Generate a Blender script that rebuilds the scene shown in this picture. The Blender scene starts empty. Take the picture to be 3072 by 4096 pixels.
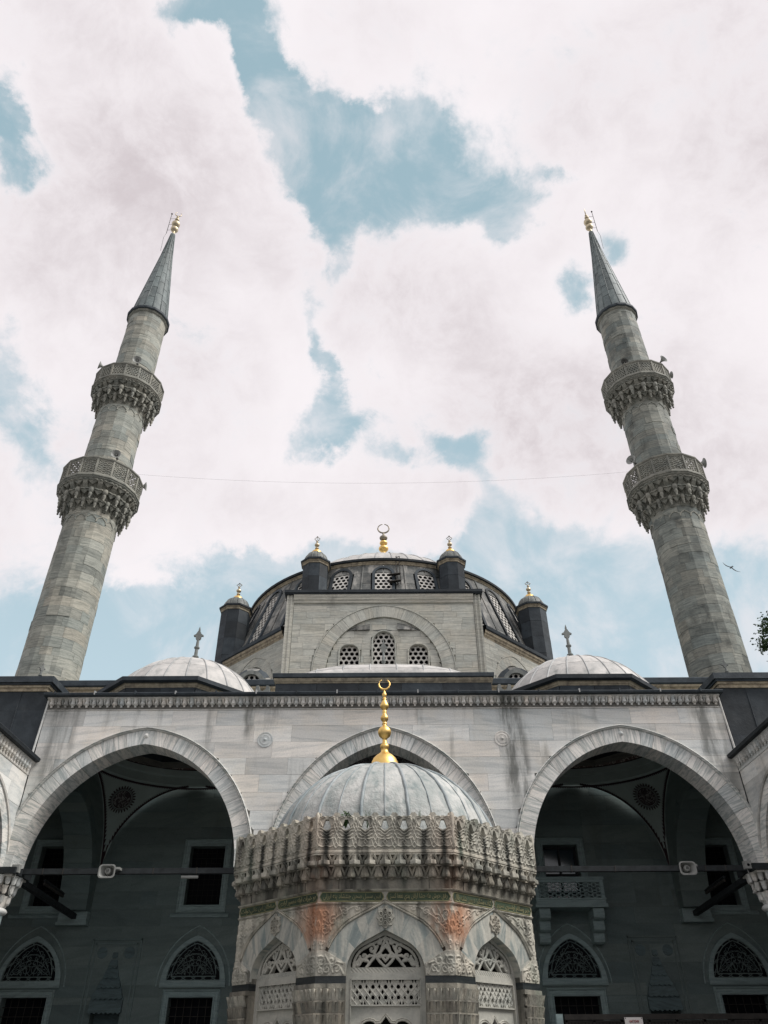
import bpy, bmesh, math, random
import numpy as np
from mathutils import Vector, Matrix
random.seed(7)
rng = np.random.default_rng(11)
PI = math.pi
SC = bpy.context.scene
COL = SC.collection

# ------------------------------------------------------------------ camera
FPX = 3000.0
PITCH = math.atan(FPX / 4023.0)
ROLL = math.radians(0.30)
EYE = Vector((0.05, 0.0, 1.6))
_R0 = Vector((1, 0, 0)); _F = Vector((0, math.cos(PITCH), math.sin(PITCH))); _U = Vector((0, -math.sin(PITCH), math.cos(PITCH)))
CAM_R = _R0 * math.cos(ROLL) - _U * math.sin(ROLL)
CAM_U = _U * math.cos(ROLL) + _R0 * math.sin(ROLL)
cd = bpy.data.cameras.new('camera'); cam = bpy.data.objects.new('camera', cd); COL.objects.link(cam)
cam.matrix_world = Matrix(((CAM_R.x, CAM_U.x, -_F.x, EYE.x), (CAM_R.y, CAM_U.y, -_F.y, EYE.y), (CAM_R.z, CAM_U.z, -_F.z, EYE.z), (0, 0, 0, 1)))
cd.sensor_fit = 'VERTICAL'; cd.sensor_height = 24.0; cd.lens = 24.0 * FPX / 4096.0
cd.clip_start = 0.1; cd.clip_end = 3000
SC.camera = cam

# ------------------------------------------------------------------ colour management, sun, sky
SC.view_settings.view_transform = 'Standard'; SC.view_settings.look = 'None'
SC.view_settings.gamma = 1.0; SC.view_settings.use_curve_mapping = False
SC.view_settings.exposure = 0.22
SUN_EL, SUN_AZ = 50.0, 106.0            # azimuth measured from +Y (north) clockwise: the sun stands to the right
sdir = Vector((math.sin(math.radians(SUN_AZ)) * math.cos(math.radians(SUN_EL)), math.cos(math.radians(SUN_AZ)) * math.cos(math.radians(SUN_EL)), math.sin(math.radians(SUN_EL))))
sl = bpy.data.lights.new('sun', 'SUN'); sl.energy = 3.2; sl.angle = math.radians(26); sl.color = (1.0, 0.975, 0.94)
so = bpy.data.objects.new('sun', sl); COL.objects.link(so); so.rotation_euler = sdir.to_track_quat('Z', 'Y').to_euler()


class NT:
    """small node-graph writer"""
    def __init__(s, tree): s.t = tree; s.t.nodes.clear()
    def n(s, typ, ins=None, **kw):
        nd = s.t.nodes.new(typ)
        for k, v in kw.items(): setattr(nd, k, v)
        for k, v in (ins or {}).items():
            sock = nd.inputs[k]
            if isinstance(v, bpy.types.NodeSocket): s.t.links.new(v, sock)
            else: sock.default_value = v
        return nd
    def m(s, op, a, b=0.0, c=0.0, clamp=False):
        nd = s.n('ShaderNodeMath', {0: a, 1: b, 2: c}, operation=op); nd.use_clamp = clamp; return nd.outputs[0]
    def vm(s, op, a, b=(0, 0, 0)):
        nd = s.n('ShaderNodeVectorMath', {0: a, 1: b}, operation=op)
        return nd.outputs['Value'] if op in ('DOT_PRODUCT', 'LENGTH') else nd.outputs[0]
    def mr(s, v, a, b, c=0.0, d=1.0, sm=False):
        nd = s.n('ShaderNodeMapRange', {0: v, 1: a, 2: b, 3: c, 4: d}); nd.interpolation_type = 'SMOOTHSTEP' if sm else 'LINEAR'; return nd.outputs[0]
    def mix(s, f, a, b, blend='MIX'):
        nd = s.n('ShaderNodeMix', data_type='RGBA', blend_type=blend)
        for k, v in ((0, f), (6, a), (7, b)):
            if isinstance(v, bpy.types.NodeSocket): s.t.links.new(v, nd.inputs[k])
            else: nd.inputs[k].default_value = (tuple(v) + (1,) if isinstance(v, tuple) and len(v) == 3 else v)
        return nd.outputs[2]
    def noise(s, vec, sc, det=3.0, rough=0.55, dist=0.0):
        return s.n('ShaderNodeTexNoise', {'Vector': vec, 'Scale': sc, 'Detail': det, 'Roughness': rough, 'Distortion': dist}).outputs['Fac']
    def mul(s, vec, xyz): return s.vm('MULTIPLY', vec, xyz)


def pix_dir(px, py):
    d = _F * 1.0 + CAM_R * ((px * 3072 / 1659 - 1536) / FPX) + CAM_U * ((2048 - py * 3072 / 1659) / FPX)
    return d.normalized()


def build_world():
    w = bpy.data.worlds.new('World'); SC.world = w; w.use_nodes = True
    g = NT(w.node_tree)
    STR = 0.1
    sky = g.n('ShaderNodeTexSky', sky_type='NISHITA', sun_disc=False)
    sky.sun_elevation = math.radians(SUN_EL); sky.sun_rotation = math.radians(SUN_AZ)
    sky.air_density = 1.2; sky.dust_density = 2.0; sky.ozone_density = 1.0
    d = g.vm('NORMALIZE', g.n('ShaderNodeTexCoord').outputs['Generated'])
    fw = g.n('ShaderNodeTexNoise', {'Vector': d, 'Scale': 7.5, 'Detail': 12.0, 'Roughness': .62}).outputs['Color']
    db = g.vm('ADD', d, g.mul(g.vm('SUBTRACT', fw, (.5, .5, .5)), (.15, .15, .15)))   # ragged cumulus outlines
    def blobs(lst, d):
        tot = None
        for (px, py, a, b, rot, st) in lst:
            c = pix_dir(px, py)
            e1 = CAM_R - c * CAM_R.dot(c); e1.normalize(); e2 = c.cross(e1) * -1
            # ellipse axes in the tangent plane of that sky direction
            r = math.radians(rot); t1 = e1 * math.cos(r) + e2 * math.sin(r); t2 = e2 * math.cos(r) - e1 * math.sin(r)
            k = 1659 / 3072 * FPX * 0.93
            q1 = g.vm('DOT_PRODUCT', d, tuple(t1 * (k / a))); q2 = g.vm('DOT_PRODUCT', d, tuple(t2 * (k / b)))
            rr = g.m('MULTIPLY_ADD', q1, q1, g.m('MULTIPLY', q2, q2))
            v = g.m('MULTIPLY', g.m('EXPONENT', g.m('MULTIPLY', rr, -1.0)), st)
            tot = v if tot is None else g.m('ADD', tot, v)
        return tot
    # openings of blue between the clouds (place, half sizes, turn, strength)
    holes = [(440, 20, 55, 45, 0, 1.10), (500, 62, 60, 28, -25, 0.67), (555, 105, 42, 75, 0, 1.22), (585, 190, 42, 75, 12, 1.22), (640, 262, 55, 62, 30, 1.22),
             (730, 292, 90, 42, 0, 1.22), (830, 262, 70, 34, 0, 1.22), (905, 300, 70, 60, 30, 1.22), (820, 375, 150, 62, 12, 1.22), (985, 420, 110, 48, 12, 1.22),
             (1105, 440, 50, 48, 40, 0.98), (700, 420, 70, 40, 0, 0.73), (725, 500, 30, 50, 10, 0.67), (735, 585, 22, 40, 0, 0.49), (705, 800, 20, 50, 10, 0.92), (690, 880, 40, 45, 20, 0.98),
             (730, 945, 75, 38, 10, 1.10), (850, 1000, 45, 25, 0, 0.73), (975, 995, 48, 32, 10, 0.92), (1060, 1120, 60, 60, 0, 0.98), (15, 300, 30, 36, 0, 0.75),
             (42, 412, 36, 36, 30, 0.95), (-20, 240, 34, 40, 0, 0.7), (5, 880, 50, 90, 20, 0.67), (50, 1010, 40, 60, 0, 0.37), (1238, 592, 34, 58, 20, 0.72), (1328, 522, 34, 34, 40, 0.58), (1185, 375, 25, 22, 0, 0.55),
             (330, 1430, 330, 105, 8, 1.0), (560, 1260, 130, 60, -28, .9), (60, 1400, 170, 110, 0, .9), (860, 1230, 300, 50, 0, .9), (1180, 1200, 190, 60, 4, 1.0), (1300, 1330, 330, 110, 0, 1.2),
             (800, 1520, 1000, 150, 0, .9), (1600, 1240, 120, 60, 0, .55), (1560, 1400, 120, 90, 0, .9)]
    holes += [(30, 350, 60, 60, 20, .35), (20, 760, 45, 70, 0, .45), (70, 930, 50, 60, 25, .45), (640, 380, 60, 60, 0, .35), (760, 440, 80, 40, 0, .45), (690, 700, 18, 70, 0, .35), (665, 640, 20, 60, 0, .3), (880, 470, 60, 25, 10, .4), (910, 900, 50, 30, 0, .25), (1030, 1040, 40, 60, 20, .5), (950, 960, 40, 22, 0, .35), (300, 1290, 120, 35, 6, .5), (1430, 1190, 120, 40, 0, .4), (1340, 470, 60, 60, 0, .35), (1220, 660, 30, 50, 10, .35), (520, 20, 70, 22, 0, .4)]
    greys = [(310, 370, 190, 140, 20, .75), (210, 60, 180, 70, 0, .35), (1290, 200, 130, 100, 30, .45), (940, 690, 150, 100, -20, .6), (1190, 900, 260, 110, 8, .85), (1620, 330, 90, 180, 0, .5), (1440, 650, 100, 160, 0, .25),
             (430, 760, 130, 110, 0, .35), (500, 1080, 260, 60, 0, .2), (820, 60, 120, 80, 0, .25), (1500, 1010, 200, 90, 0, .35), (60, 620, 80, 120, 0, .35)]
    m = blobs(holes, db); gr = blobs(greys, d)
    up = g.m('ABSOLUTE', g.n('ShaderNodeSeparateXYZ', {0: d}).outputs[2])
    warp = g.n('ShaderNodeTexNoise', {'Vector': d, 'Scale': 5.0, 'Detail': 3.0, 'Roughness': .5}).outputs['Color']
    dw = g.vm('ADD', d, g.mul(g.vm('SUBTRACT', warp, (.5, .5, .5)), (.12, .12, .12)))
    n1 = g.noise(dw, 7.0, 12.0, .66)
    n2 = g.noise(dw, 2.6, 4.0, .5)
    n3 = g.noise(dw, 22.0, 12.0, .68)
    # the same kind of broken cloud goes on beyond the part of the sky the photograph shows
    away = g.mr(g.vm('DOT_PRODUCT', d, tuple(_F)), .78, .60, 0, 1, True)
    m = g.m('ADD', m, g.m('MULTIPLY', away, g.mr(n2, .50, .66, 0, .9, True)))
    e = g.m('ADD', g.m('ADD', m, g.m('MULTIPLY', g.m('SUBTRACT', n1, .5), 1.7)), g.m('MULTIPLY', g.m('SUBTRACT', n3, .5), 1.15))
    n4 = g.noise(d, 8.0, 9.0, .62, .5)
    crisp, soft = g.mr(e, .22, .84, 0, 1, True), g.mr(e, .0, 1.15, 0, 1, True)
    edge = g.mr(g.noise(d, 2.4, 2.0), .40, .60, 0, 1, True)                   # some rims are sharp, others fray out
    blue = g.n('ShaderNodeMix', {0: edge, 2: soft, 3: crisp}, data_type='FLOAT').outputs[0]
    blue = g.m('MULTIPLY', blue, g.mr(n4, .42, .74, 1.0, .42, True))          # thin veils drifting over the gaps
    # clear-sky colour: the Nishita sky, paler low over the roofs
    clear = g.mix(1.0, sky.outputs[0], (1.35, 1.22, .90, 1), 'MULTIPLY')
    clear = g.mix(g.mr(up, .25, .95, .86, .80), clear, g.mix(g.mr(up, .35, .85, 0, 1), (4.9, 6.25, 7.05, 1), (3.25, 4.7, 5.4, 1)))
    shade = g.m('ADD', g.m('MULTIPLY', gr, 1.0), g.m('MULTIPLY', away, g.mr(n2, .36, .56, .5, 0, True)))
    n5 = g.noise(d, 4.5, 6.0, .50, .3)
    shade = g.m('ADD', g.m('MULTIPLY', shade, g.mr(n5, .34, .62, .45, 1.25)), g.mr(n5, .36, .62, .50, .0), clamp=True)
    shade = g.m('MULTIPLY', shade, g.mr(e, -.45, .35, 1.0, .30, True))        # bright rims towards the gaps
    shade = g.m('ADD', shade, g.m('MULTIPLY', g.m('SUBTRACT', n4, .5), .16), clamp=True)
    cloud = g.mix(shade, (8.2, 7.8, 8.0, 1), (5.3, 4.75, 4.95, 1))
    col = g.mix(blue, cloud, clear)
    bg = g.n('ShaderNodeBackground', {0: col, 1: STR})
    g.t.links.new(bg.outputs[0], g.n('ShaderNodeOutputWorld').inputs[0])
build_world()

# ------------------------------------------------------------------ materials
def new_mat(name):
    m = bpy.data.materials.new(name); m.use_nodes = True
    g = NT(m.node_tree)
    return m, g
def finish(g, col, rough=.8, bump=None, bstr=.3, bdist=.02, metal=0.0, spec=.3):
    ins = {'Base Color': col if isinstance(col, bpy.types.NodeSocket) else tuple(col) + (1,), 'Roughness': rough, 'Metallic': metal, 'Specular IOR Level': spec}
    if bump is not None:
        ins['Normal'] = g.n('ShaderNodeBump', {'Height': bump, 'Strength': bstr, 'Distance': bdist}).outputs[0]
    b = g.n('ShaderNodeBsdfPrincipled', ins)
    g.t.links.new(b.outputs[0], g.n('ShaderNodeOutputMaterial').inputs[0])

def stone(name, c1, c2, warm=0.0,  vein=(1.0, 1.0, 9.0), vsc=1.6, tint=.22, dirt=.5, dsc=(1.3, 1.3, .35), dcol=(.10, .10, .095), rough=.75, bstr=.25, spots=None, contrast=(.38, .68), tilt=.5, dthr=(.56, .80), fine=22.0):
    m, g = new_mat(name)
    oi = g.n('ShaderNodeObjectInfo'); rnd = oi.outputs['Random']
    co = g.n('ShaderNodeTexCoord').outputs['Object']
    off = g.vm('SCALE', (37.0, 91.0, 53.0)); g.t.links.new(rnd, off.node.inputs['Scale'])
    rot = g.n('ShaderNodeVectorRotate', {'Vector': co, 'Axis': (0, 1, 0), 'Angle': g.m('MULTIPLY', g.m('SUBTRACT', rnd, .5), tilt)}).outputs[0]
    v = g.vm('ADD', g.mul(rot, vein), off)
    n = g.noise(v, vsc, 5.0, .6, .6)
    f = g.mr(n, contrast[0], contrast[1], 0, 1, True)
    col = g.mix(f, c1, c2)
    r2 = g.m('FRACT', g.m('MULTIPLY', rnd, 17.31))
    col = g.mix(1.0, col, g.n('ShaderNodeCombineColor', {0: g.mr(rnd, 0, 1, 1 - tint, 1 + tint * .45), 1: g.mr(g.m('ADD', g.m('MULTIPLY', rnd, .85), g.m('MULTIPLY', r2, .15)), 0, 1, 1 - tint, 1 + tint * .45), 2: g.mr(g.m('ADD', g.m('MULTIPLY', rnd, .75), g.m('MULTIPLY', r2, .25)), 0, 1, 1 - tint, 1 + tint * .45)}).outputs[0], 'MULTIPLY')
    pos = g.n('ShaderNodeNewGeometry').outputs['Position']
    fn = g.noise(pos, fine, 4.0, .65)
    col = g.mix(1.0, col, g.n('ShaderNodeCombineColor', {0: g.mr(fn, .2, .8, .84, 1.14), 1: g.mr(fn, .2, .8, .84, 1.14), 2: g.mr(fn, .2, .8, .85, 1.12)}).outputs[0], 'MULTIPLY')
    if warm:
        wn = g.noise(pos, .8, 4.0, .6); col = g.mix(g.m('MULTIPLY', g.mr(wn, .46, .66, 0, 1, True), warm), col, g.mix(1.0, col, (1.0, .91, .79, 1), 'MULTIPLY'))
    if dirt:
        dn = g.noise(g.mul(pos, dsc), 1.0, 6.0, .62, .3)
        col = g.mix(g.m('MULTIPLY', g.mr(dn, dthr[0], dthr[1], 0, 1, True), dirt), col, dcol)
    if spots: col = spots(g, pos, col)
    finish(g, col, rough, g.m('ADD', g.m('MULTIPLY', n, .5), fn), bstr, .015)
    return m

M = {}
def marble_stains(g, pos, col):
    x, y, z = g.n('ShaderNodeSeparateXYZ', {0: pos}).outputs
    n = g.noise(g.mul(pos, (2.5, 2.5, .45)), 1.6, 6.0, .65); wob = g.m('MULTIPLY', g.m('SUBTRACT', g.noise(g.mul(pos, (.0, .0, 1.0)), 1.2, 3.0), .5), .5)
    tot = None
    for x0, w, z0, z1, st in ((4.12, .42, 7.2, 11.3, .85), (10.55, .38, 8.6, 11.4, .75), (-4.45, .22, 10.0, 11.4, .7), (-10.2, .25, 9.2, 11.4, .45), (-10.75, .5, 6.4, 8.4, .6), (4.45, .3, 6.5, 8.0, .7), (1.2, .18, 10.4, 11.4, .4), (7.0, .15, 10.6, 11.4, .4), (10.9, .5, 6.5, 8.2, .5)):
        d = g.m('ABSOLUTE', g.m('ADD', g.m('SUBTRACT', x, x0), wob))
        f = g.m('MULTIPLY', g.m('MULTIPLY', g.mr(d, w * .2, w, 1, 0, True), g.mr(z, z0, z0 + (z1 - z0) * .5, 0, 1, True)), st)
        tot = f if tot is None else g.m('MAXIMUM', tot, f)
    return g.mix(g.m('MULTIPLY', tot, g.mr(n, .34, .60, .15, 1, True)), col, (.10, .105, .095, 1))
M['marble'] = stone('marble', (.745, .735, .70), (.52, .535, .525), vein=(.40, .8, 4.5), vsc=1.4, tint=.26, contrast=(.40, .74), tilt=.28, dirt=.62, dsc=(1.5, 1.5, .20), dcol=(.14, .14, .125), dthr=(.54, .76), warm=.30, spots=marble_stains)
M['voussoir'] = stone('veined marble', (.77, .755, .715), (.43, .46, .445), vein=(.6, 1.0, 7.0), vsc=2.0, tint=.20, dirt=.35, dsc=(1.2, 1.2, .4), dcol=(.14, .14, .13), contrast=(.40, .66))
M['core'] = stone('joint mortar', (.22, .21, .19), (.14, .14, .13), dirt=.3, tint=0)
M['limestone'] = stone('minaret limestone', (.355, .357, .312), (.185, .195, .172), vein=(.7, .7, 8.0), vsc=1.8, tint=.36, dirt=.68, dsc=(.9, .9, .8), dcol=(.085, .09, .08), bstr=.6, contrast=(.36, .72), tilt=.3, fine=9.0, dthr=(.50, .78))
M['hallstone'] = stone('hall sandstone', (.53, .525, .465), (.35, .355, .32), warm=.25, vein=(.7, .7, 12.0), vsc=1.4, tint=.14, dirt=.5, dsc=(.9, .9, .25), dcol=(.11, .11, .10), bstr=.5, tilt=.15, fine=8.0)
M['carved'] = stone('soot-stained carving', (.25, .245, .21), (.14, .145, .125), vein=(1, 1, 2), vsc=2.0, tint=.2, dirt=.75, dsc=(1.2, 1.2, .6), dcol=(.055, .058, .05), bstr=.5, fine=9.0)
M['tanstone'] = stone('weathered tan cornice', (.40, .345, .25), (.20, .17, .13), vein=(2, 2, 2), vsc=2.0, tint=.15, dirt=.7, dsc=(2.2, 2.2, 1.0), dcol=(.10, .085, .07), bstr=.5)
M['nicheshade'] = stone('niche stone', (.135, .188, .196), (.095, .132, .138), tint=.1, dirt=.4)  # wall stone darkened so the recessed tiers show; carries the same shadow tint
M['wallshade'] = stone('shadow-tinted wall stone', (.175, .222, .216), (.138, .180, .177), vein=(.6, .6, 3), vsc=1.0, tint=.22, dirt=.4, dsc=(.8, .8, .25), dcol=(.09, .09, .08))  # the porch's teal shadow tint is put into the stone colour
M['frameshade'] = stone('shadow-tinted frame marble', (.31, .395, .395), (.235, .30, .30), tint=.08, dirt=.2)  # grey marble with the same shadow tint put into its colour

def fount_spots(g, pos, col):
    sx = g.n('ShaderNodeSeparateXYZ', {0: pos}); x, y, z = sx.outputs
    nz = g.noise(g.mul(pos, (1.3, 1.3, .6)), 6.0, 5.0, .62)
    a = g.m('ABSOLUTE', g.m('SUBTRACT', g.m('ABSOLUTE', g.m('SUBTRACT', x, .04)), .86))
    f = g.m('MULTIPLY', g.mr(a, .04, .40, 1, 0, True), g.m('MULTIPLY', g.mr(z, 2.72, 3.06, 0, 1, True), g.mr(z, 3.24, 3.42, 1, .2, True)))
    f = g.m('MULTIPLY', f, g.mr(nz, .30, .52, 0, 1, True))
    f = g.m('MULTIPLY', f, g.mr(y, 11.4, 11.8, 1, 0))
    col = g.mix(g.m('MULTIPLY', f, .74), col, (.40, .15, .06, 1))
    # rain runs black down the carving from every pierced hole of the parapet
    dx, dy = g.m('SUBTRACT', x, .04), g.m('SUBTRACT', 12.73, y)
    ph = g.m('ARCTAN2', dx, dy); ph = g.m('SUBTRACT', ph, g.m('MULTIPLY', g.m('ROUND', g.m('DIVIDE', ph, PI / 4)), PI / 4))
    u = g.m('MULTIPLY', g.m('TANGENT', ph), 2.18); p_ = 2 * 2.18 * math.tan(PI / 8) / 7
    s_ = g.m('MULTIPLY', g.m('ABSOLUTE', g.m('SUBTRACT', g.m('FRACT', g.m('ADD', g.m('DIVIDE', u, p_), .5)), .5)), p_)
    s_ = g.m('ADD', s_, g.m('MULTIPLY', g.m('SUBTRACT', nz, .5), .10))
    which = g.noise(g.mul(pos, (1.7, 1.7, .02)), 2.2, 2.0)
    st = g.m('MULTIPLY', g.mr(s_, .010, .075, 1, 0, True), g.m('MULTIPLY', g.mr(z, 4.16, 4.24, 1, 0), g.mr(which, .32, .52, .25, 1)))
    st = g.m('MULTIPLY', st, g.mr(z, 3.5, 3.9, .35, 1))
    col = g.mix(g.m('MULTIPLY', st, .95), col, (.020, .022, .019, 1))
    mo = g.noise(g.mul(pos, (2.2, 2.2, .8)), 1.3, 3.0)
    return g.mix(g.m('MULTIPLY', g.mr(mo, .52, .72, 0, 1, True), .30), col, (.20, .25, .19, 1))
M['fountain'] = stone('fountain marble', (.50, .47, .40), (.33, .32, .275), vein=(1, 1, 3), vsc=1.6, tint=.14, dirt=.80, dsc=(5.5, 5.5, 1.0), dcol=(.045, .045, .038), dthr=(.50, .70), bstr=.6, spots=fount_spots, fine=30.0)
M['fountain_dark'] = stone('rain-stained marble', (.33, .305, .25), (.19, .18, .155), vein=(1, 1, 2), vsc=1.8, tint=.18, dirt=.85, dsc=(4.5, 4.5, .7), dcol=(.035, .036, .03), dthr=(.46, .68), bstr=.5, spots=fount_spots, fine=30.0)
M['fountain_vouss'] = stone('blue-veined marble', (.45, .44, .39), (.22, .25, .24), vein=(4.5, 1, .7), vsc=2.2, tilt=1.1, tint=.16, dirt=.5, dsc=(4, 4, .9), dcol=(.08, .085, .08), dthr=(.56, .8))
M['grille'] = stone('grille marble', (.42, .41, .365), (.30, .305, .275), tint=.06, dirt=.4, dsc=(5, 5, 1.4), dcol=(.09, .09, .08), vein=(1, 1, 2))
M['green'] = stone('green painted ground', (.052, .078, .046), (.030, .044, .028), tint=.2, dirt=.75, dsc=(5, 5, 1), dcol=(.05, .05, .04), vein=(1, 1, 1), vsc=4)
M['blackstone'] = stone('black marble', (.018, .023, .025), (.035, .04, .04), tint=.2, dirt=.25, dsc=(6, 6, 1.0), dcol=(.09, .10, .10), rough=.45)
M['latticestone'] = stone('white window tracery', (.62, .595, .55), (.48, .47, .44), tint=.05, dirt=.3, dsc=(2, 2, .7), dcol=(.2, .2, .19), bstr=.2)
M['railstone'] = stone('balcony rail stone', (.29, .285, .245), (.17, .17, .15), tint=.12, dirt=.5, dsc=(1.2, 1.2, .8), dcol=(.10, .10, .09), vein=(1, 1, 1))
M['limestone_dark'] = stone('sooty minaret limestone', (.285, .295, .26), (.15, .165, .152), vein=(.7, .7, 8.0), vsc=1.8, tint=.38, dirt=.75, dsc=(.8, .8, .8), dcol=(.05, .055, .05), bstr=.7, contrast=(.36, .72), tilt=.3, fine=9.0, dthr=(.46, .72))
M['finialstone'] = stone('grey stone finial', (.20, .21, .20), (.13, .14, .135), tint=.1, dirt=.4, vein=(1, 1, 1))

def lead(name, c1, c2, streak=.5, scol=(.16, .17, .165), rough=.6, bstr=.35, ssc=(2.5, 2.5, .5), tint=.15, lo=.5, hi=.75):
    m, g = new_mat(name)
    rnd = g.n('ShaderNodeObjectInfo').outputs['Random']
    pos = g.n('ShaderNodeNewGeometry').outputs['Position']
    n = g.noise(pos, 2.2, 5.0, .6)
    col = g.mix(g.mr(n, .35, .65, 0, 1, True), c1, c2)
    s = g.noise(g.mul(pos, ssc), 1.0, 5.0, .6, .2)
    col = g.mix(g.m('MULTIPLY', g.mr(s, lo, hi, 0, 1, True), streak), col, scol)
    t = g.mr(rnd, 0, 1, 1 - tint, 1 + tint * .6)
    col = g.mix(1.0, col, g.n('ShaderNodeCombineColor', {0: t, 1: t, 2: t}).outputs[0], 'MULTIPLY')
    fn = g.noise(pos, 9.0, 4.0, .6)
    finish(g, col, rough, fn, bstr, .03, spec=.4)
    return m
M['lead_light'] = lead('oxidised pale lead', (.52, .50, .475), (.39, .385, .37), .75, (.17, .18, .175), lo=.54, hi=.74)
M['lead_fount'] = lead('oxidised fountain lead', (.50, .50, .475), (.33, .355, .34), .8, (.15, .20, .20), ssc=(6, 6, .8), lo=.46, hi=.72, bstr=.9)
M['lead_seam'] = lead('lead roll seam', (.42, .42, .41), (.30, .31, .31), .5, (.16, .17, .17))
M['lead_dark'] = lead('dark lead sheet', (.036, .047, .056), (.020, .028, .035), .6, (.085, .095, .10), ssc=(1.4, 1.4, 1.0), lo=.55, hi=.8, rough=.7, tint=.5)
M['lead_mid'] = lead('streaked drum lead', (.16, .16, .148), (.075, .082, .08), .75, (.40, .385, .35), ssc=(1.6, 1.6, .35), lo=.46, hi=.66, rough=.65, tint=.35)
M['lead_spire'] = lead('spire lead', (.145, .175, .172), (.095, .118, .12), .5, (.20, .21, .20), ssc=(1.0, 1.0, .25), tint=.3, bstr=.6)
M['lead_turret'] = lead('turret dome lead', (.20, .21, .195), (.11, .12, .115), .6, (.05, .055, .055), ssc=(3, 3, .7), tint=.2)

def plain(name, col, rough=.7, metal=0.0, noise=0.0, nsc=6.0, spec=.3):
    m, g = new_mat(name)
    c = tuple(col) + (1,)
    bump = None
    if noise:
        pos = g.n('ShaderNodeTexCoord').outputs['Object']
        f = g.noise(pos, nsc, 4.0, .6)
        c = g.mix(g.mr(f, .3, .7, 0, 1), tuple(v * (1 - noise) for v in col) + (1,), tuple(min(1, v * (1 + noise)) for v in col) + (1,))
        bump = f
        finish(g, c, rough, bump, .15, .01, metal, spec)
    else: finish(g, c[:3], rough, None, metal=metal, spec=spec)
    return m
M['gold'] = plain('gilded copper', (.80, .54, .19), .44, 1.0, .18, 7.0)
M['oldgold'] = plain('dull gilding', (.56, .48, .34), .5, 1.0, .3, 6.0)
M['bronze'] = plain('tarnished finial metal', (.28, .25, .20), .55, .8, .3, 5.0)
M['void'] = plain('unlit interior black', (.004, .005, .007), .6, spec=.08)  # near-black sheet stands for the unlit space behind an opening
M['glass'] = plain('door glass', (.02, .035, .045), .08, spec=.8)
M['lead_fount_seam'] = lead('fountain lead roll', (.34, .37, .375), (.22, .26, .27), .7, (.10, .13, .14), ssc=(5, 5, .9))
M['dark'] = plain('dark stone interior', (.012, .013, .013), .9)
M['plaster'] = plain('shadow-tinted plaster', (.37, .435, .415), .9, 0, .10, 1.5)  # teal of the shaded vaults is put into the plaster colour
M['paint'] = plain('dark red paint', (.030, .014, .018), .85, 0, .3, 8)
M['beam'] = plain('blackened tie beam', (.022, .026, .028), .7, 0, .4, 5)
M['screenwood'] = plain('dark timber screen', (.030, .027, .024), .75, 0, .3, 6)
M['plastic'] = plain('off-white plastic', (.28, .285, .27), .5, 0, .12, 5)
M['plasticdark'] = plain('speaker throat', (.10, .10, .095), .5)
M['white'] = plain('white enamel', (.72, .68, .65), .5)
M['red'] = plain('red lettering', (.42, .012, .02), .5)
M['gilt_text'] = stone('worn gilt lettering', (.26, .24, .13), (.13, .13, .07), tint=.05, dirt=.4, dsc=(6, 6, 2), dcol=(.07, .075, .05))
M['leaf'] = plain('leaf', (.045, .085, .028), .55, 0, .35, 3)
M['bark'] = plain('bark', (.09, .075, .055), .9, 0, .3, 3)
M['gull'] = plain('gull plumage', (.20, .21, .22), .8, 0, .25, 8)
M['wire'] = plain('cable', (.12, .12, .12), .6)
M['rust'] = plain('iron', (.05, .045, .04), .6, .3, .3, 6)
M['pave'] = stone('courtyard paving', (.145, .15, .148), (.11, .115, .112), tint=0, dirt=.3, dsc=(.5, .5, .5), dcol=(.12, .12, .11))

def arabesque(name, ground, line, sc):
    m, g = new_mat(name)
    co = g.n('ShaderNodeTexCoord').outputs['Object']
    a = g.noise(co, sc, 2.0, .5, 1.2)
    f = g.m('ABSOLUTE', g.m('SUBTRACT', g.m('FRACT', g.m('MULTIPLY', a, 5.0)), .5))
    finish(g, g.mix(g.mr(f, .10, .22, 1, 0), tuple(ground) + (1,), tuple(line) + (1,)), .9)
    return m
M['arabesque'] = arabesque('painted arabesque', (.052, .040, .044), (.25, .25, .24), 4.0)
M['arabesque_pale'] = arabesque('lightened scrollwork', (.16, .11, .10), (.50, .47, .43), 4.0)  # paler copy of the arabesque, lightened because little light reaches the dome

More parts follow.
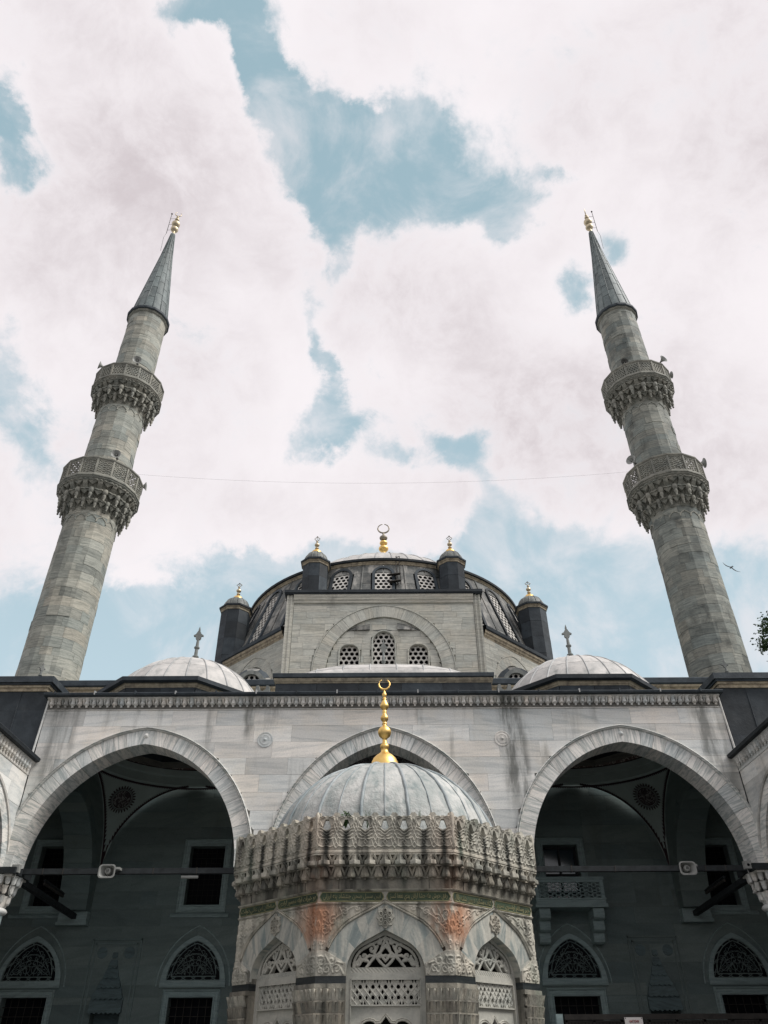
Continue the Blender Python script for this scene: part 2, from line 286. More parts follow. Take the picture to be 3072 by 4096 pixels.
# ------------------------------------------------------------------ mesh helpers
class MB:
    def __init__(s): s.v = []; s.f = []
    def add(s, vs, fs):
        o = len(s.v); s.v += [tuple(p) for p in vs]; s.f += [tuple(i + o for i in f) for f in fs]; return s
    def box(s, a, b):
        x0, y0, z0 = (min(a[i], b[i]) for i in range(3)); x1, y1, z1 = (max(a[i], b[i]) for i in range(3))
        return s.add([(x0, y0, z0), (x1, y0, z0), (x1, y1, z0), (x0, y1, z0), (x0, y0, z1), (x1, y0, z1), (x1, y1, z1), (x0, y1, z1)],
                     [(0, 3, 2, 1), (4, 5, 6, 7), (0, 1, 5, 4), (1, 2, 6, 5), (2, 3, 7, 6), (3, 0, 4, 7)])
    def prism(s, poly, t, d0, d1, caps=True):
        """poly: 2-D points; t(u, v, d) -> 3-D; extruded from d0 to d1"""
        n = len(poly)
        vs = [t(u, v, d0) for u, v in poly] + [t(u, v, d1) for u, v in poly]
        fs = [(i, (i + 1) % n, n + (i + 1) % n, n + i) for i in range(n)]
        if caps: fs += [tuple(range(n - 1, -1, -1)), tuple(range(n, 2 * n))]
        return s.add(vs, fs)
    def lathe(s, prof, n=24, c=(0, 0, 0), a0=0.0, a1=2 * PI, sx=1.0, sy=1.0, off=0.0):
        full = abs(a1 - a0 - 2 * PI) < 1e-6; m = n if full else n + 1
        vs = []; k = len(prof)
        for i in range(m):
            a = a0 + (a1 - a0) * i / n + off
            for r, z in prof: vs.append((c[0] + r * math.sin(a) * sx, c[1] - r * math.cos(a) * sy, c[2] + z))
        fs = []
        for i in range(n):
            j = (i + 1) % m
            for q in range(k - 1): fs.append((i * k + q, j * k + q, j * k + q + 1, i * k + q + 1))
        return s.add(vs, fs)
    def tube(s, pts, r, n=6, closed=False):
        pts = [Vector(p) for p in pts]; m = len(pts); vs = []; fs = []
        rs = r if isinstance(r, (list, tuple)) else [r] * m
        for i, p in enumerate(pts):
            a = pts[(i - 1) % m] if (closed or i > 0) else p; b = pts[(i + 1) % m] if (closed or i < m - 1) else p
            t = (b - a).normalized(); h = Vector((0, 0, 1)) if abs(t.z) < .95 else Vector((1, 0, 0))
            e1 = t.cross(h).normalized(); e2 = t.cross(e1)
            for k in range(n):
                q = 2 * PI * k / n; vs.append(p + (e1 * math.cos(q) + e2 * math.sin(q)) * rs[i])
        for i in range(m if closed else m - 1):
            j = (i + 1) % m
            for k in range(n): fs.append((i * n + k, i * n + (k + 1) % n, j * n + (k + 1) % n, j * n + k))
        if not closed: fs += [tuple(range(n - 1, -1, -1)), tuple((m - 1) * n + k for k in range(n))]
        return s.add(vs, fs)
    def sweep(s, pts, prof, t):
        """pts: 2-D open curve; prof: list of (offset along the left normal, depth); t(u, v, d)"""
        m = len(pts); k = len(prof); vs = []; fs = []
        for i in range(m):
            a = pts[max(i - 1, 0)]; b = pts[min(i + 1, m - 1)]
            dx, dz = b[0] - a[0], b[1] - a[1]; L = math.hypot(dx, dz) or 1; nx, nz = -dz / L, dx / L
            for o, d in prof: vs.append(t(pts[i][0] + nx * o, pts[i][1] + nz * o, d))
        for i in range(m - 1):
            for q in range(k - 1): fs.append((i * k + q, (i + 1) * k + q, (i + 1) * k + q + 1, i * k + q + 1))
        return s.add(vs, fs)
    def ball(s, c, r, n=10, m=6, sz=1.0):
        return s.lathe([(max(r * math.sin(PI * i / m), 1e-4), -r * sz * math.cos(PI * i / m)) for i in range(m + 1)], n, c)

WL = {}          # world position of every object's origin
def mesh_of(mb, name, mat, org, smooth=False):
    me = bpy.data.meshes.new(name)
    me.from_pydata([(v[0] - org[0], v[1] - org[1], v[2] - org[2]) for v in mb.v], [], mb.f)
    if mat is not None: me.materials.append(mat if not isinstance(mat, str) else M[mat])
    if smooth:
        me.shade_smooth()
        if smooth is not True:
            try: me.set_sharp_from_angle(angle=math.radians(smooth))
            except Exception: pass
    return me
def link(o, w, parent=None, rz=0.0):
    COL.objects.link(o)
    WL[o.name] = Vector(w)
    if parent is not None:
        o.parent = parent; o.location = Vector(w) - WL[parent.name]
    else: o.location = w
    if rz: o.rotation_euler = (0, 0, rz)
    return o
def part(name, mb, mat, parent=None, smooth=False, org=None, **pr):
    if org is None:
        a = np.array(mb.v); org = tuple((a.min(0) + a.max(0)) / 2)
    o = bpy.data.objects.new(name, mesh_of(mb, name, mat, org, smooth))
    link(o, org, parent)
    for k, v in pr.items(): o[k] = v
    return o
def put(src, w, rz=0.0, parent=None, name=None, **pr):
    """another object with the same mesh"""
    o = bpy.data.objects.new(name or src.name.split('.')[0], src.data); link(o, w, parent, rz)
    for k, v in pr.items(): o[k] = v
    return o
def thing(name, label, cat, loc, group=None):
    o = bpy.data.objects.new(name, None); o.empty_display_size = .2; link(o, loc)
    o['label'] = label; o['category'] = cat
    if group: o['group'] = group
    return o
def tag(o, label, cat, group=None):
    o['label'] = label; o['category'] = cat
    if group: o['group'] = group
    return o
def about(w, c, a):
    """point w turned by a round the vertical through c"""
    dx, dy = w[0] - c[0], w[1] - c[1]
    return Vector((c[0] + dx * math.cos(a) - dy * math.sin(a), c[1] + dx * math.sin(a) + dy * math.cos(a), w[2]))
def turned(src, c, a, parent=None):
    return put(src, about(WL[src.name], c, a), src.rotation_euler.z + a, parent or src.parent)

XZ = lambda u, v, d: (u, d, v)          # drawing in the facade plane, depth along Y

class Arch:
    """two-centred arch: centre, half span, springing height, rise"""
    def __init__(s, c, hs, zs, rise):
        s.c, s.hs, s.zs, s.rise = c, hs, zs, rise
        s.R = (hs * hs + rise * rise) / (2 * hs); s.o = s.R - hs
    def z(s, x, t=0.0):
        r = s.R + t; dx = abs(x - s.c) + s.o
        return s.zs + math.sqrt(r * r - dx * dx) if dx < r else -1e9
    def top(s, t=0.0): return s.z(s.c, t)
    def half(s, t=0.0, n=14, side=1, z0=None):
        """points foot -> apex on one side"""
        r = s.R + t; th1 = math.acos(max(-1, min(1, s.o / r)))
        out = []
        for i in range(n + 1):
            th = th1 * i / n
            out.append((s.c + side * (r * math.cos(th) - s.o), s.zs + r * math.sin(th)))
        return out
    def pts(s, t=0.0, n=14):
        L = s.half(t, n, -1); R_ = s.half(t, n, 1)
        return L + R_[::-1][1:]
    def wedges(s, t, n):
        """n voussoir polygons a side, then the keystone"""
        out = []
        th1 = math.acos(min(1, s.o / s.R)); the = math.acos(min(1, s.o / (s.R + t)))
        kk = th1 - .12 * 1.0 / s.R * 1.6
        for side in (-1, 1):
            for i in range(n):
                a, b = kk * i / n + .0012, kk * (i + 1) / n - .0012
                P = lambda r, th: (s.c + side * (r * math.cos(th) - s.o), s.zs + r * math.sin(th))
                m = (a + b) / 2
                poly = [P(s.R, a), P(s.R, m), P(s.R, b), P(s.R + t, b), P(s.R + t, m), P(s.R + t, a)]
                if side > 0: poly = poly[::-1]
                out.append((poly, (math.atan2(poly[3][1] - poly[2][1], poly[3][0] - poly[2][0]))))
        P = lambda r, th, sd: (s.c + sd * (r * math.cos(th) - s.o), s.zs + r * math.sin(th))
        out.append(([P(s.R, kk, -1), (s.c, s.zs + s.rise), P(s.R, kk, 1), P(s.R + t, kk, 1), (s.c, s.top(t)), P(s.R + t, kk, -1)], PI / 2))
        return out

class OgArch(Arch):
    """four-centred arch: round haunches, straight shoulders up to the point"""
    def __init__(s, c, hs, zs, r1, slope):
        s.c, s.hs, s.zs, s.r1 = c, hs, zs, r1; s.th = math.atan2(1, slope); s.c1 = hs - r1; s.R = r1; s.o = -s.c1; s.rise = s.top(0) - zs
    def apex(s, t): r = s.r1 + t; return s.zs + r * math.sin(s.th) + (s.c1 + r * math.cos(s.th)) / math.tan(s.th)
    def top(s, t=0.0): return s.apex(t)
    def z(s, x, t=0.0):
        r = s.r1 + t; dx = abs(x - s.c); xk = s.c1 + r * math.cos(s.th)
        if dx <= xk: return s.apex(t) - dx / math.tan(s.th)
        q = dx - s.c1
        return s.zs + math.sqrt(r * r - q * q) if q < r else -1e9
    def at(s, p, t, side):
        """p in 0..2: haunch, then shoulder"""
        r = s.r1 + t
        if p <= 1: return (s.c + side * (s.c1 + r * math.cos(s.th * p)), s.zs + r * math.sin(s.th * p))
        k = p - 1; xk, zk = s.c1 + r * math.cos(s.th), s.zs + r * math.sin(s.th)
        return (s.c + side * xk * (1 - k), zk + (s.apex(t) - zk) * k)
    def half(s, t=0.0, n=14, side=1, z0=None): return [s.at(2 * i / n, t, side) for i in range(n + 1)]
    def wedges(s, t, n):
        out = []; ps = [0, .36, .68, 1.0, 1.33, 1.74]
        for side in (-1, 1):
            for a, b in zip(ps[:-1], ps[1:]):
                q = [s.at(a + (b - a) * k / 4, 0, side) for k in range(5)] + [s.at(b - (b - a) * k / 4, t, side) for k in range(5)]
                out.append((q if side < 0 else q[::-1], 0))
        out.append(([s.at(1.746, 0, -1), s.at(2, 0, 1), s.at(1.746, 0, 1), s.at(1.746, t, 1), s.at(2, t, 1), s.at(1.746, t, -1)], 0))
        return out

def voussoirs(arch, t, n, y0, y1, mat, parent, T=XZ, name='voussoir', jit=.006, roty=True):
    res = []
    for poly, ang in arch.wedges(t, n):
        mb = MB(); j = random.uniform(0, jit); mb.prism(poly, T, y0 - j, y1)
        res.append(part(name, mb, mat, parent))
        if roty and T is XZ:      # own axis along the stone so that its veins run radially
            o = res[-1]; a = -ang
            R_ = Matrix.Rotation(a, 4, 'Y'); o.data.transform(R_.inverted()); o.rotation_euler = (0, a, 0)
    return res

def wall_stones(x0, x1, zl, lens, arches, t, y0, y1, mat, parent, T=XZ, gap=.006, jit=.008, name='stone', step=.15, top=None, skip=None, x0f=None, x1f=None):
    """coursed stones above a set of arches; x0f/x1f(z) give a raking edge"""
    low = lambda x: max([a.z(x, t) for a in arches] + [-1e9])
    res = []
    for z0, z1 in zip(zl[:-1], zl[1:]):
        xa = x0f((z0 + z1) / 2) if x0f else x0
        xb_ = x1f((z0 + z1) / 2) if x1f else x1
        x = xa + 0.0; first = True
        while x < xb_ - 1e-3:
            L = random.uniform(*lens) * (random.uniform(.4, 1) if first else 1); first = False
            xb = x + L
            if xb > xb_ - lens[0] * .45: xb = xb_
            if not (skip and skip(x, xb, z0, z1)):
                n = max(1, int(math.ceil((xb - x) / step))) if arches else 1
                xs = [x + gap / 2 + (xb - x - gap) * i / n for i in range(n + 1)]
                lo = [max(z0 + gap / 2, low(q) + gap / 2) for q in xs]
                run = []
                def flush(run):
                    if len(run) < 2 or run[-1][0] - run[0][0] < .05: return
                    poly = [(q, l) for q, l in run]
                    if all(abs(l - (z0 + gap / 2)) < 1e-6 for q, l in run): poly = [run[0], run[-1]]
                    zt = z1 - gap / 2
                    poly = poly + [(run[-1][0], zt), (run[0][0], zt)]
                    mb = MB(); mb.prism(poly, T, y0 - random.uniform(0, jit), y1)
                    res.append(part(name, mb, mat, parent))
                for q, l in zip(xs, lo):
                    if l < z1 - gap - .01: run.append((q, l))
                    else:
                        flush(run); run = []
                flush(run)
            x = xb
    return res

def core_wall(x0, x1, ztop, zbase, arches, t, y0, y1, mat, parent, T=XZ, name='wall_core'):
    """solid backing behind the stones, open under the arches"""
    xs = sorted(set([x0, x1] + [q for a in arches for q in np.arange(a.c - a.R - t + a.o, a.c + a.R + t - a.o, .15) if x0 < q < x1] + [q for a in arches for q in (a.c - a.hs - t, a.c + a.hs + t) if x0 < q < x1]))
    low = lambda x: max([a.z(x, t) for a in arches] + [-1e9])
    mb = MB()
    for a, b in zip(xs[:-1], xs[1:]):
        la, lb = low(a + 1e-4), low(b - 1e-4)
        la = zbase if la < zbase else la; lb = zbase if lb < zbase else lb
        if min(la, lb) > ztop - .01: continue
        mb.prism([(a, la), (b, lb), (b, ztop), (a, ztop)], T, y0, y1)
    return part(name, mb, mat, parent)

def rects_minus(x0, x1, z0, z1, holes):
    """rectangles that tile a wall around its openings"""
    xs = sorted(set([x0, x1] + [h[0] for h in holes] + [h[1] for h in holes])); zs = sorted(set([z0, z1] + [h[2] for h in holes] + [h[3] for h in holes]))
    out = []
    for a, b in zip(zs[:-1], zs[1:]):
        run = None
        for c, d in zip(xs[:-1], xs[1:]):
            hit = any(h[0] < (c + d) / 2 < h[1] and h[2] < (a + b) / 2 < h[3] for h in holes)
            if not hit: run = (run[0], d) if run else (c, d)
            if hit or d == xs[-1]:
                if run: out.append((run[0], run[1], a, b))
                run = None
    return out

def seg_dist(X, Z, pts):
    D = np.full(X.shape, 1e9)
    for (ax, az), (bx, bz) in zip(pts[:-1], pts[1:]):
        dx, dz = bx - ax, bz - az; L = dx * dx + dz * dz or 1e-12
        t = np.clip(((X - ax) * dx + (Z - az) * dz) / L, 0, 1)
        D = np.minimum(D, (X - ax - t * dx) ** 2 + (Z - az - t * dz) ** 2)
    return np.sqrt(D)

def relief(x0, x1, z0, z1, nx, ny, hfun, mask=None, depth=.05):
    """carved slab: front surface at y = -h(x, z), cells outside the mask cut away, edges returned to y = depth"""
    xs = np.linspace(x0, x1, nx + 1); zs = np.linspace(z0, z1, ny + 1)
    X, Z = np.meshgrid(xs, zs); H = hfun(X, Z) if hfun else np.zeros(X.shape)
    cx = (xs[:-1] + xs[1:]) / 2; cz = (zs[:-1] + zs[1:]) / 2
    CX, CZ = np.meshgrid(cx, cz)
    K = mask(CX, CZ) if mask else np.ones(CX.shape, bool)
    idx = -np.ones(X.shape, int); mb = MB(); bidx = {}
    def vid(j, i):
        if idx[j, i] < 0: idx[j, i] = len(mb.v); mb.v.append((float(X[j, i]), float(-H[j, i]), float(Z[j, i])))
        return int(idx[j, i])
    def bid(j, i):
        if (j, i) not in bidx: bidx[(j, i)] = len(mb.v); mb.v.append((float(X[j, i]), depth, float(Z[j, i])))
        return bidx[(j, i)]
    Kp = np.zeros((ny + 2, nx + 2), bool); Kp[1:-1, 1:-1] = K
    for j, i in zip(*np.nonzero(K)):
        mb.f.append((vid(j, i), vid(j, i + 1), vid(j + 1, i + 1), vid(j + 1, i)))
        if not Kp[j, i + 1]: mb.f.append((vid(j, i), bid(j, i), bid(j, i + 1), vid(j, i + 1)))
        if not Kp[j + 2, i + 1]: mb.f.append((vid(j + 1, i + 1), bid(j + 1, i + 1), bid(j + 1, i), vid(j + 1, i)))
        if not Kp[j + 1, i]: mb.f.append((vid(j + 1, i), bid(j + 1, i), bid(j, i), vid(j, i)))
        if not Kp[j + 1, i + 2]: mb.f.append((vid(j, i + 1), bid(j, i + 1), bid(j + 1, i + 1), vid(j + 1, i + 1)))
    return mb
def moved(mb, f):
    o = MB(); o.v = [tuple(f(*v)) for v in mb.v]; o.f = list(mb.f); return o

def finial_gold(parent, base, prof, mat, crescent=None, n=16, name='finial'):
    """turned finial; crescent = (centre z, radius, thickness, opening angle, turn)"""
    mb = MB(); mb.lathe(prof, n, base)
    fo = part(name, mb, mat, parent, smooth=50)
    if crescent:
        zc, r, th, gap, turn = crescent
        pts = []; rs = []
        for i in range(25):
            q = -PI / 2 - (PI - gap / 2) + 2 * (PI - gap / 2) * i / 24
            pts.append((base[0] + r * math.cos(q) * math.cos(turn), base[1] + r * math.cos(q) * math.sin(turn), base[2] + zc + r * math.sin(q)))
            rs.append(max(.008, th * (.22 + .78 * math.sin(PI * i / 24))))
        cb = MB(); cb.tube(pts, rs, 8)
        part('crescent', cb, mat, parent, smooth=True)
    return fo
def beads(lst, r0=.02, close=True):
    """profile of a spindle with swellings: lst of (z, radius, half height)"""
    pr = []
    for z, r, h in lst:
        for i in range(7):
            q = -1 + i / 3
            pr.append((max(r0, r * math.sqrt(max(0, 1 - q * q * .98))), z + q * h))
    pr.sort(key=lambda p: p[1])
    return pr
# ================================================================== ground
gm = MB(); gm.add([(-400, -400, 0), (400, -400, 0), (400, 400, 0), (-400, 400, 0)], [(0, 1, 2, 3)])
go = part('ground', gm, 'pave'); go['kind'] = 'structure'

# ================================================================== portico: the arcade that faces the court
FY = 24.0                       # front plane
portico = thing('portico', 'grey-white marble portico with three pointed arches behind the fountain', 'portico', (0, FY, 0))
AL, AC, AR = Arch(-7.75, 3.3, 6.45, 3.70), Arch(0.0, 3.0, 6.45, 3.70), Arch(7.75, 3.3, 6.45, 3.70)
ARCHES = [AL, AC, AR]; VT = .46
core_wall(-11.22, 11.22, 11.72, 6.45, ARCHES, VT - .05, FY + .03, FY + .88, 'core', portico)
wall_stones(-11.25, 11.25, [6.45, 6.95, 7.5, 8.05, 8.6, 9.15, 9.68, 10.2, 10.75, 11.28], (1.2, 3.0), ARCHES, VT + .05, FY, FY + .06, 'marble', portico, gap=.005, jit=.005)
for a in ARCHES:
    voussoirs(a, VT, 14, FY - .004, FY + .9, 'voussoir', portico)
    mb = MB(); mb.sweep(a.pts(VT + .005, 22), [(0, FY + .02), (0, FY - .06), (.022, FY - .085), (.04, FY - .03), (.058, FY - .09), (.08, FY - .07), (.09, FY + .02)], XZ)
    part('hood_moulding', mb, 'voussoir', portico, smooth=35)
for a in (AL, AR):
    mb = MB(); mb.lathe([(.001, .07), (.05, .05), (.07, .02), (.09, 0)], 12)
    part('keystone_knob', moved(mb, lambda x, y, z: (a.c + x, FY - .006 - z, 10.42 + y)), 'voussoir', portico, smooth=True)
# small turned roundels between the arches
for x in (-3.86, 3.86):
    mb = MB(); mb.lathe([(.001, .06), (.045, .035), (.06, .012), (.13, .008), (.135, .014), (.17, .014), (.18, .006), (.215, .006), (.22, .014), (.25, .012), (.26, 0)], 28)
    part('roundel', moved(mb, lambda a, b, c: (x + a, FY - .008 - c, 10.27 + b)), 'marble', portico, smooth=40)
# frieze of hanging stone drops under the eave
fr = MB(); fr.sweep([(-11.25, 0), (11.25, 0)], [(11.28, FY + .05), (11.28, FY - .02), (11.30, FY - .035), (11.32, FY - .02), (11.35, FY + .05), (11.50, FY + .05), (11.60, FY - .02), (11.66, FY - .16), (11.70, FY - .16), (11.70, FY + .1)], lambda u, v, d: (u, d, v))
part('frieze', fr, 'marble', portico)
E2 = 22.2 / 95
pm = MB()
pm.lathe([(.001, 0), (.034, .0), (.036, .045), (.028, .055), (.064, .07), (.082, .10), (.070, .16), (.060, .20), (.075, .25), (.10, .29)], 12, (0, 0, 0), -PI / 2, PI / 2, sy=1.5)
p0 = part('frieze_drop', moved(pm, lambda x, y, z: (-11.1 + x, FY - .03 + y, 11.375 + z)), 'marble', portico, smooth=45)
lm = MB(); lm.prism([(-.010, 0), (.010, 0), (.03, .16), (-.03, .16)], lambda u, v, d: (u, d, v), -.03, .05)
l0 = part('frieze_leaf', moved(lm, lambda x, y, z: (-11.1 + E2 / 2 + x, FY + y - z * .55, 11.48 + z)), 'marble', portico)
for i in range(1, 96):
    put(p0, WL[p0.name] + Vector((E2 * i, 0, 0)), parent=portico)
    if i < 95: put(l0, WL[l0.name] + Vector((E2 * i, 0, 0)), parent=portico)
# lead eave above the frieze, in sheets with small upstands
ev = MB(); ev.sweep([(-11.35, 0), (11.35, 0)], [(11.70, FY + .3), (11.70, FY - .20), (11.715, FY - .31), (11.775, FY - .33), (11.80, FY - .30), (11.83, FY - .1), (11.9, FY + .6), (11.70, FY + .6)], lambda u, v, d: (u, d, v))
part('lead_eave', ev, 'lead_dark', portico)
for i, x in enumerate(np.arange(-11, 11.2, 1.35)):
    mb = MB(); mb.box((x - .02, FY - .345, 11.72), (x + .02, FY - .05, 11.835 + .01 * (i % 3))); part('eave_seam', mb, 'lead_seam' if i % 2 else 'lead_dark', portico)
# roof deck and end walls (they keep the porch dark)
dk = MB()
dk.box((-19, FY + .9, 11.2), (-11.75, 31.8, 11.65)); dk.box((11.75, FY + .9, 11.2), (19, 31.8, 11.65))
dk.box((-19.4, FY + .05, 0), (-19, 31.8, 11.65)); dk.box((19, FY + .05, 0), (19.4, 31.8, 11.65))
part('roof_deck', dk, 'core', portico)
# lead-clad wall over the lower side galleries
for sd in (-1, 1):
    mb = MB(); mb.box((sd * 11.27, FY + .06, 9.4), (sd * 19, FY + .88, 11.95)); part('gallery_end_wall', mb, 'core', portico)
    cols = [11.24, 12.28, 13.15, 14.1, 15.0]; rows = [9.4, 10.35, 11.3, 11.98]
    for i in range(4):
        for j in range(3):
            mb = MB(); q = random.uniform(0, .012)
            a, b = cols[i] + .008, cols[i + 1] - .008
            mb.box((sd * a, FY + .03 - q, rows[j] + .006), (sd * b, FY + .07, rows[j + 1] + (.02 if j < 2 else 0)))
            part('lead_sheet', mb, 'lead_dark', portico)
        mb = MB(); mb.tube([(sd * cols[i + 1], FY + .02, 9.4), (sd * cols[i + 1], FY + .02, 11.98)], .022, 6); part('lead_roll', mb, 'lead_dark', portico)
    # corner drum above: tan cornice and lead rim
    mb = MB(); poly = [(sd * 11.42, FY + .0), (sd * 19, FY + .0), (sd * 19, FY + 7), (sd * 11.36, FY + 1.6)]
    if sd < 0: poly = poly[::-1]
    def ring(z0, z1, g0, mat, nm, c=poly):
        pl = [(c[i][0] - (sd * g0 if abs(c[i][0]) < 15 else 0), c[i][1] - (g0 if c[i][1] < FY + 1 else 0)) for i in range(4)]
        m_ = MB(); m_.prism(pl, lambda u, v, d: (u, v, d), z0, z1); part(nm, m_, mat, portico)
    ring(11.98, 12.10, .02, 'tanstone', 'corner_cornice'); ring(12.10, 12.18, .07, 'tanstone', 'corner_cornice'); ring(12.18, 12.24, .13, 'lead_dark', 'corner_rim'); ring(12.24, 12.45, .20, 'lead_dark', 'corner_rim')
    mb = MB(); mb.tube([(sd * 11.32, FY - .03, 9.72), (sd * 11.25, FY - .03, 11.66)], [.035, .03], 6); part('mortar_fillet', mb, 'marble', portico)

# ---------------------------------------------------------------- columns with stalactite capitals
def column(x, y):
    t = thing_part('column', portico, (x, y, 0))
    mb = MB(); mb.lathe([(.36, 0), (.36, .25), (.31, .3), (.295, 5.2), (.31, 5.3)], 24, (x, y, 0)); part('shaft', mb, 'frameshade', t, smooth=40)
    mb = MB(); mb.lathe([(.31, 5.28), (.36, 5.31), (.40, 5.37), (.36, 5.43), (.31, 5.46)], 24, (x, y, 0)); part('neck_ring', mb, 'marble', t, smooth=True)
    mb = MB(); mb.lathe([(.30, 5.45), (.36, 5.6), (.42, 5.75)], 8, (x, y, 0), off=PI / 8); part('bell', mb, 'marble', t)
    mb = MB(); mb.box((x - .52, y - .52, 6.24), (x + .52, y + .52, 6.29)); part('capital_slab', mb, 'marble', t)
    for row, (r, z, n, h) in enumerate([(.36, 5.55, 8, .22), (.44, 5.78, 12, .24), (.52, 6.02, 16, .25)]):
        for k in range(n):
            a = 2 * PI * (k + .5 * (row % 2)) / n
            mb = MB(); mb.lathe([(.001, 0), (.05, .02), (.075, .08), (.085, h - .03), (.11, h)], 8)
            part('stalactite', moved(mb, lambda u, v, w: (x + u + r * math.sin(a), y + v - r * math.cos(a), z + w)), 'marble', t, smooth=40)
    mb = MB(); mb.box((x - .62, y - .62, 6.29), (x + .62, y + .62, 6.46)); part('abacus', mb, 'beam', t)
def thing_part(name, parent, loc):
    o = bpy.data.objects.new(name, None); o.empty_display_size = .1; link(o, loc, parent); return o
for x in (-11.42, -3.75, 3.75, 11.42): column(x, FY + .45)

# ---------------------------------------------------------------- vaults behind the arches
RS, ZR, CY = 4.75, 7.75, 28.35
def vault(cx):
    v = thing_part('dome_vault', portico, (cx, CY, 11.1)); h = 3.38
    for q in range(4):
        mb = MB(); nu, nv = 32, 14
        for i in range(nu + 1):
            a = PI / 2 * q + PI / 2 * i / nu; rb = h / max(abs(math.cos(a)), abs(math.sin(a)))
            for j in range(nv + 1):
                r = h + (rb - h) * j / nv
                mb.v.append((cx + r * math.cos(a), CY + r * math.sin(a), ZR + math.sqrt(max(RS * RS - r * r, .02))))
        for i in range(nu):
            for j in range(nv):
                k = i * (nv + 1) + j; mb.f.append((k, k + 1, k + nv + 2, k + nv + 1))
        part('pendentive', mb, 'plaster', v, smooth=True)
    z0 = ZR + math.sqrt(RS * RS - h * h)
    mb = MB(); mb.lathe([(h, z0), (h - .06, z0 + .03), (h - .06, z0 + .34), (h - .16, z0 + .37)] + [(3.2 * math.cos(t), 11.45 + 2.7 * math.sin(t)) for t in np.linspace(.02, PI / 2, 14)], 48, (cx, CY, 0)); part('inner_dome', mb, 'plaster', v, smooth=30)
    # painted work: scroll band, centre field
    e = lambda t: (3.19 * math.cos(t), 11.45 + 2.69 * math.sin(t))
    mb = MB(); mb.lathe([e(t) for t in np.linspace(.10, .20, 3)], 48, (cx, CY, 0)); part('scroll_band', mb, 'arabesque_pale', v, smooth=True)
    mb = MB(); mb.lathe([e(t) for t in (.085, .10)], 48, (cx, CY, 0)); mb.lathe([e(t) for t in (.20, .24)], 48, (cx, CY, 0)); part('painted_line', mb, 'paint', v)
    mb = MB(); mb.lathe([e(t) for t in np.linspace(.24, 1.5, 10)], 48, (cx, CY, 0)); part('centre_medallion', mb, 'arabesque_pale', v, smooth=True)
    # toothed painted edge along the ring and along the four arches
    P = lambda r, a: (cx + r * math.cos(a), CY + r * math.sin(a), ZR + math.sqrt(max((RS - .03) ** 2 - r * r, .01)))
    mb = MB(); N = 220
    for i in range(N):
        a0, a1 = 2 * PI * i / N, 2 * PI * (i + 1) / N; am = (a0 + a1) / 2
        mb.add([P(h + .005, a0), P(h + .04, a0), P(h + .04, a1), P(h + .005, a1), P(h + .085, am)], [(0, 1, 2, 3), (1, 4, 2)])
    part('toothed_border', mb, 'paint', v)
    mb = MB()
    for q in range(4):
        for i in range(-48, 48):
            t0, t1 = i / 48 * .985, (i + 1) / 48 * .985
            def Q(t, dd):
                u, w = t * h, h - dd
                # keep away from the arch by dd, on the sphere
                x, y = [(w, u), (-u, w), (-w, -u), (u, -w)][q]
                r = math.hypot(x, y); return (cx + x, CY + y, ZR + math.sqrt(max((RS - .03) ** 2 - r * r, .01)))
            if abs((t0 + t1) / 2) < .1: continue
            mb.add([Q(t0, .03), Q(t1, .03), Q(t1, .065), Q(t0, .065), Q((t0 + t1) / 2, .115)], [(0, 1, 2, 3), (3, 2, 4)])
    part('toothed_border', mb, 'paint', v)
    # medallion on each pendentive, painted on the curved plaster
    for sx in (-1, 1):
        for sy in (-1, 1):
            c = Vector((sx * 2.8, sy * 2.7, 2.66)).normalized(); e1 = c.cross(Vector((0, 0, 1))).normalized(); e2 = e1.cross(c)
            def S(r, a, o): 
                d = (c * math.cos(r / RS) + (e1 * math.cos(a) + e2 * math.sin(a)) * math.sin(r / RS)) * (RS - o); return (cx + d.x, CY + d.y, ZR + d.z)
            def disc(r0, r1, o, nm, mat, n=40):
                m_ = MB(); k = max(1, int((r1 - r0) / .1))
                for i in range(n):
                    for j in range(k):
                        a0, a1 = 2 * PI * i / n, 2 * PI * (i + 1) / n; ra, rb = r0 + (r1 - r0) * j / k, r0 + (r1 - r0) * (j + 1) / k
                        m_.add([S(ra, a0, o), S(rb, a0, o), S(rb, a1, o), S(ra, a1, o)], [(0, 1, 2, 3)])
                part(nm, m_, mat, v)
            disc(.002, .34, .030, 'medallion', 'arabesque'); disc(.34, .46, .026, 'medallion_ring', 'paint'); disc(.375, .395, .034, 'medallion_line', 'plaster'); disc(.425, .44, .034, 'medallion_line', 'plaster')
            m_ = MB()
            for i in range(28):
                a = 2 * PI * i / 28; w = .085
                m_.add([S(.455, a - w, .026), S(.50, a - w * .55, .026), S(.515, a - w * .8, .026), S(.575, a, .026), S(.515, a + w * .8, .026), S(.50, a + w * .55, .026), S(.455, a + w, .026)], [(0, 1, 2, 3, 4, 5, 6)])
            part('medallion_crown', m_, 'paint', v)
for cx in (-7.75, 7.75): vault(cx)
# plain flat vault over the middle bay with a painted centre
mb = MB(); mb.box((-4.4, FY + .88, 11.0), (4.4, 31.8, 11.4)); part('middle_vault', mb, 'plaster', portico)
mb = MB()
mb.prism([(-3.0, 25.6), (3.0, 25.6), (3.0, 31.2), (-3.0, 31.2)], lambda u, v, d: (u, v, d), 10.97, 11.02); part('painted_panel', mb, 'arabesque', portico)
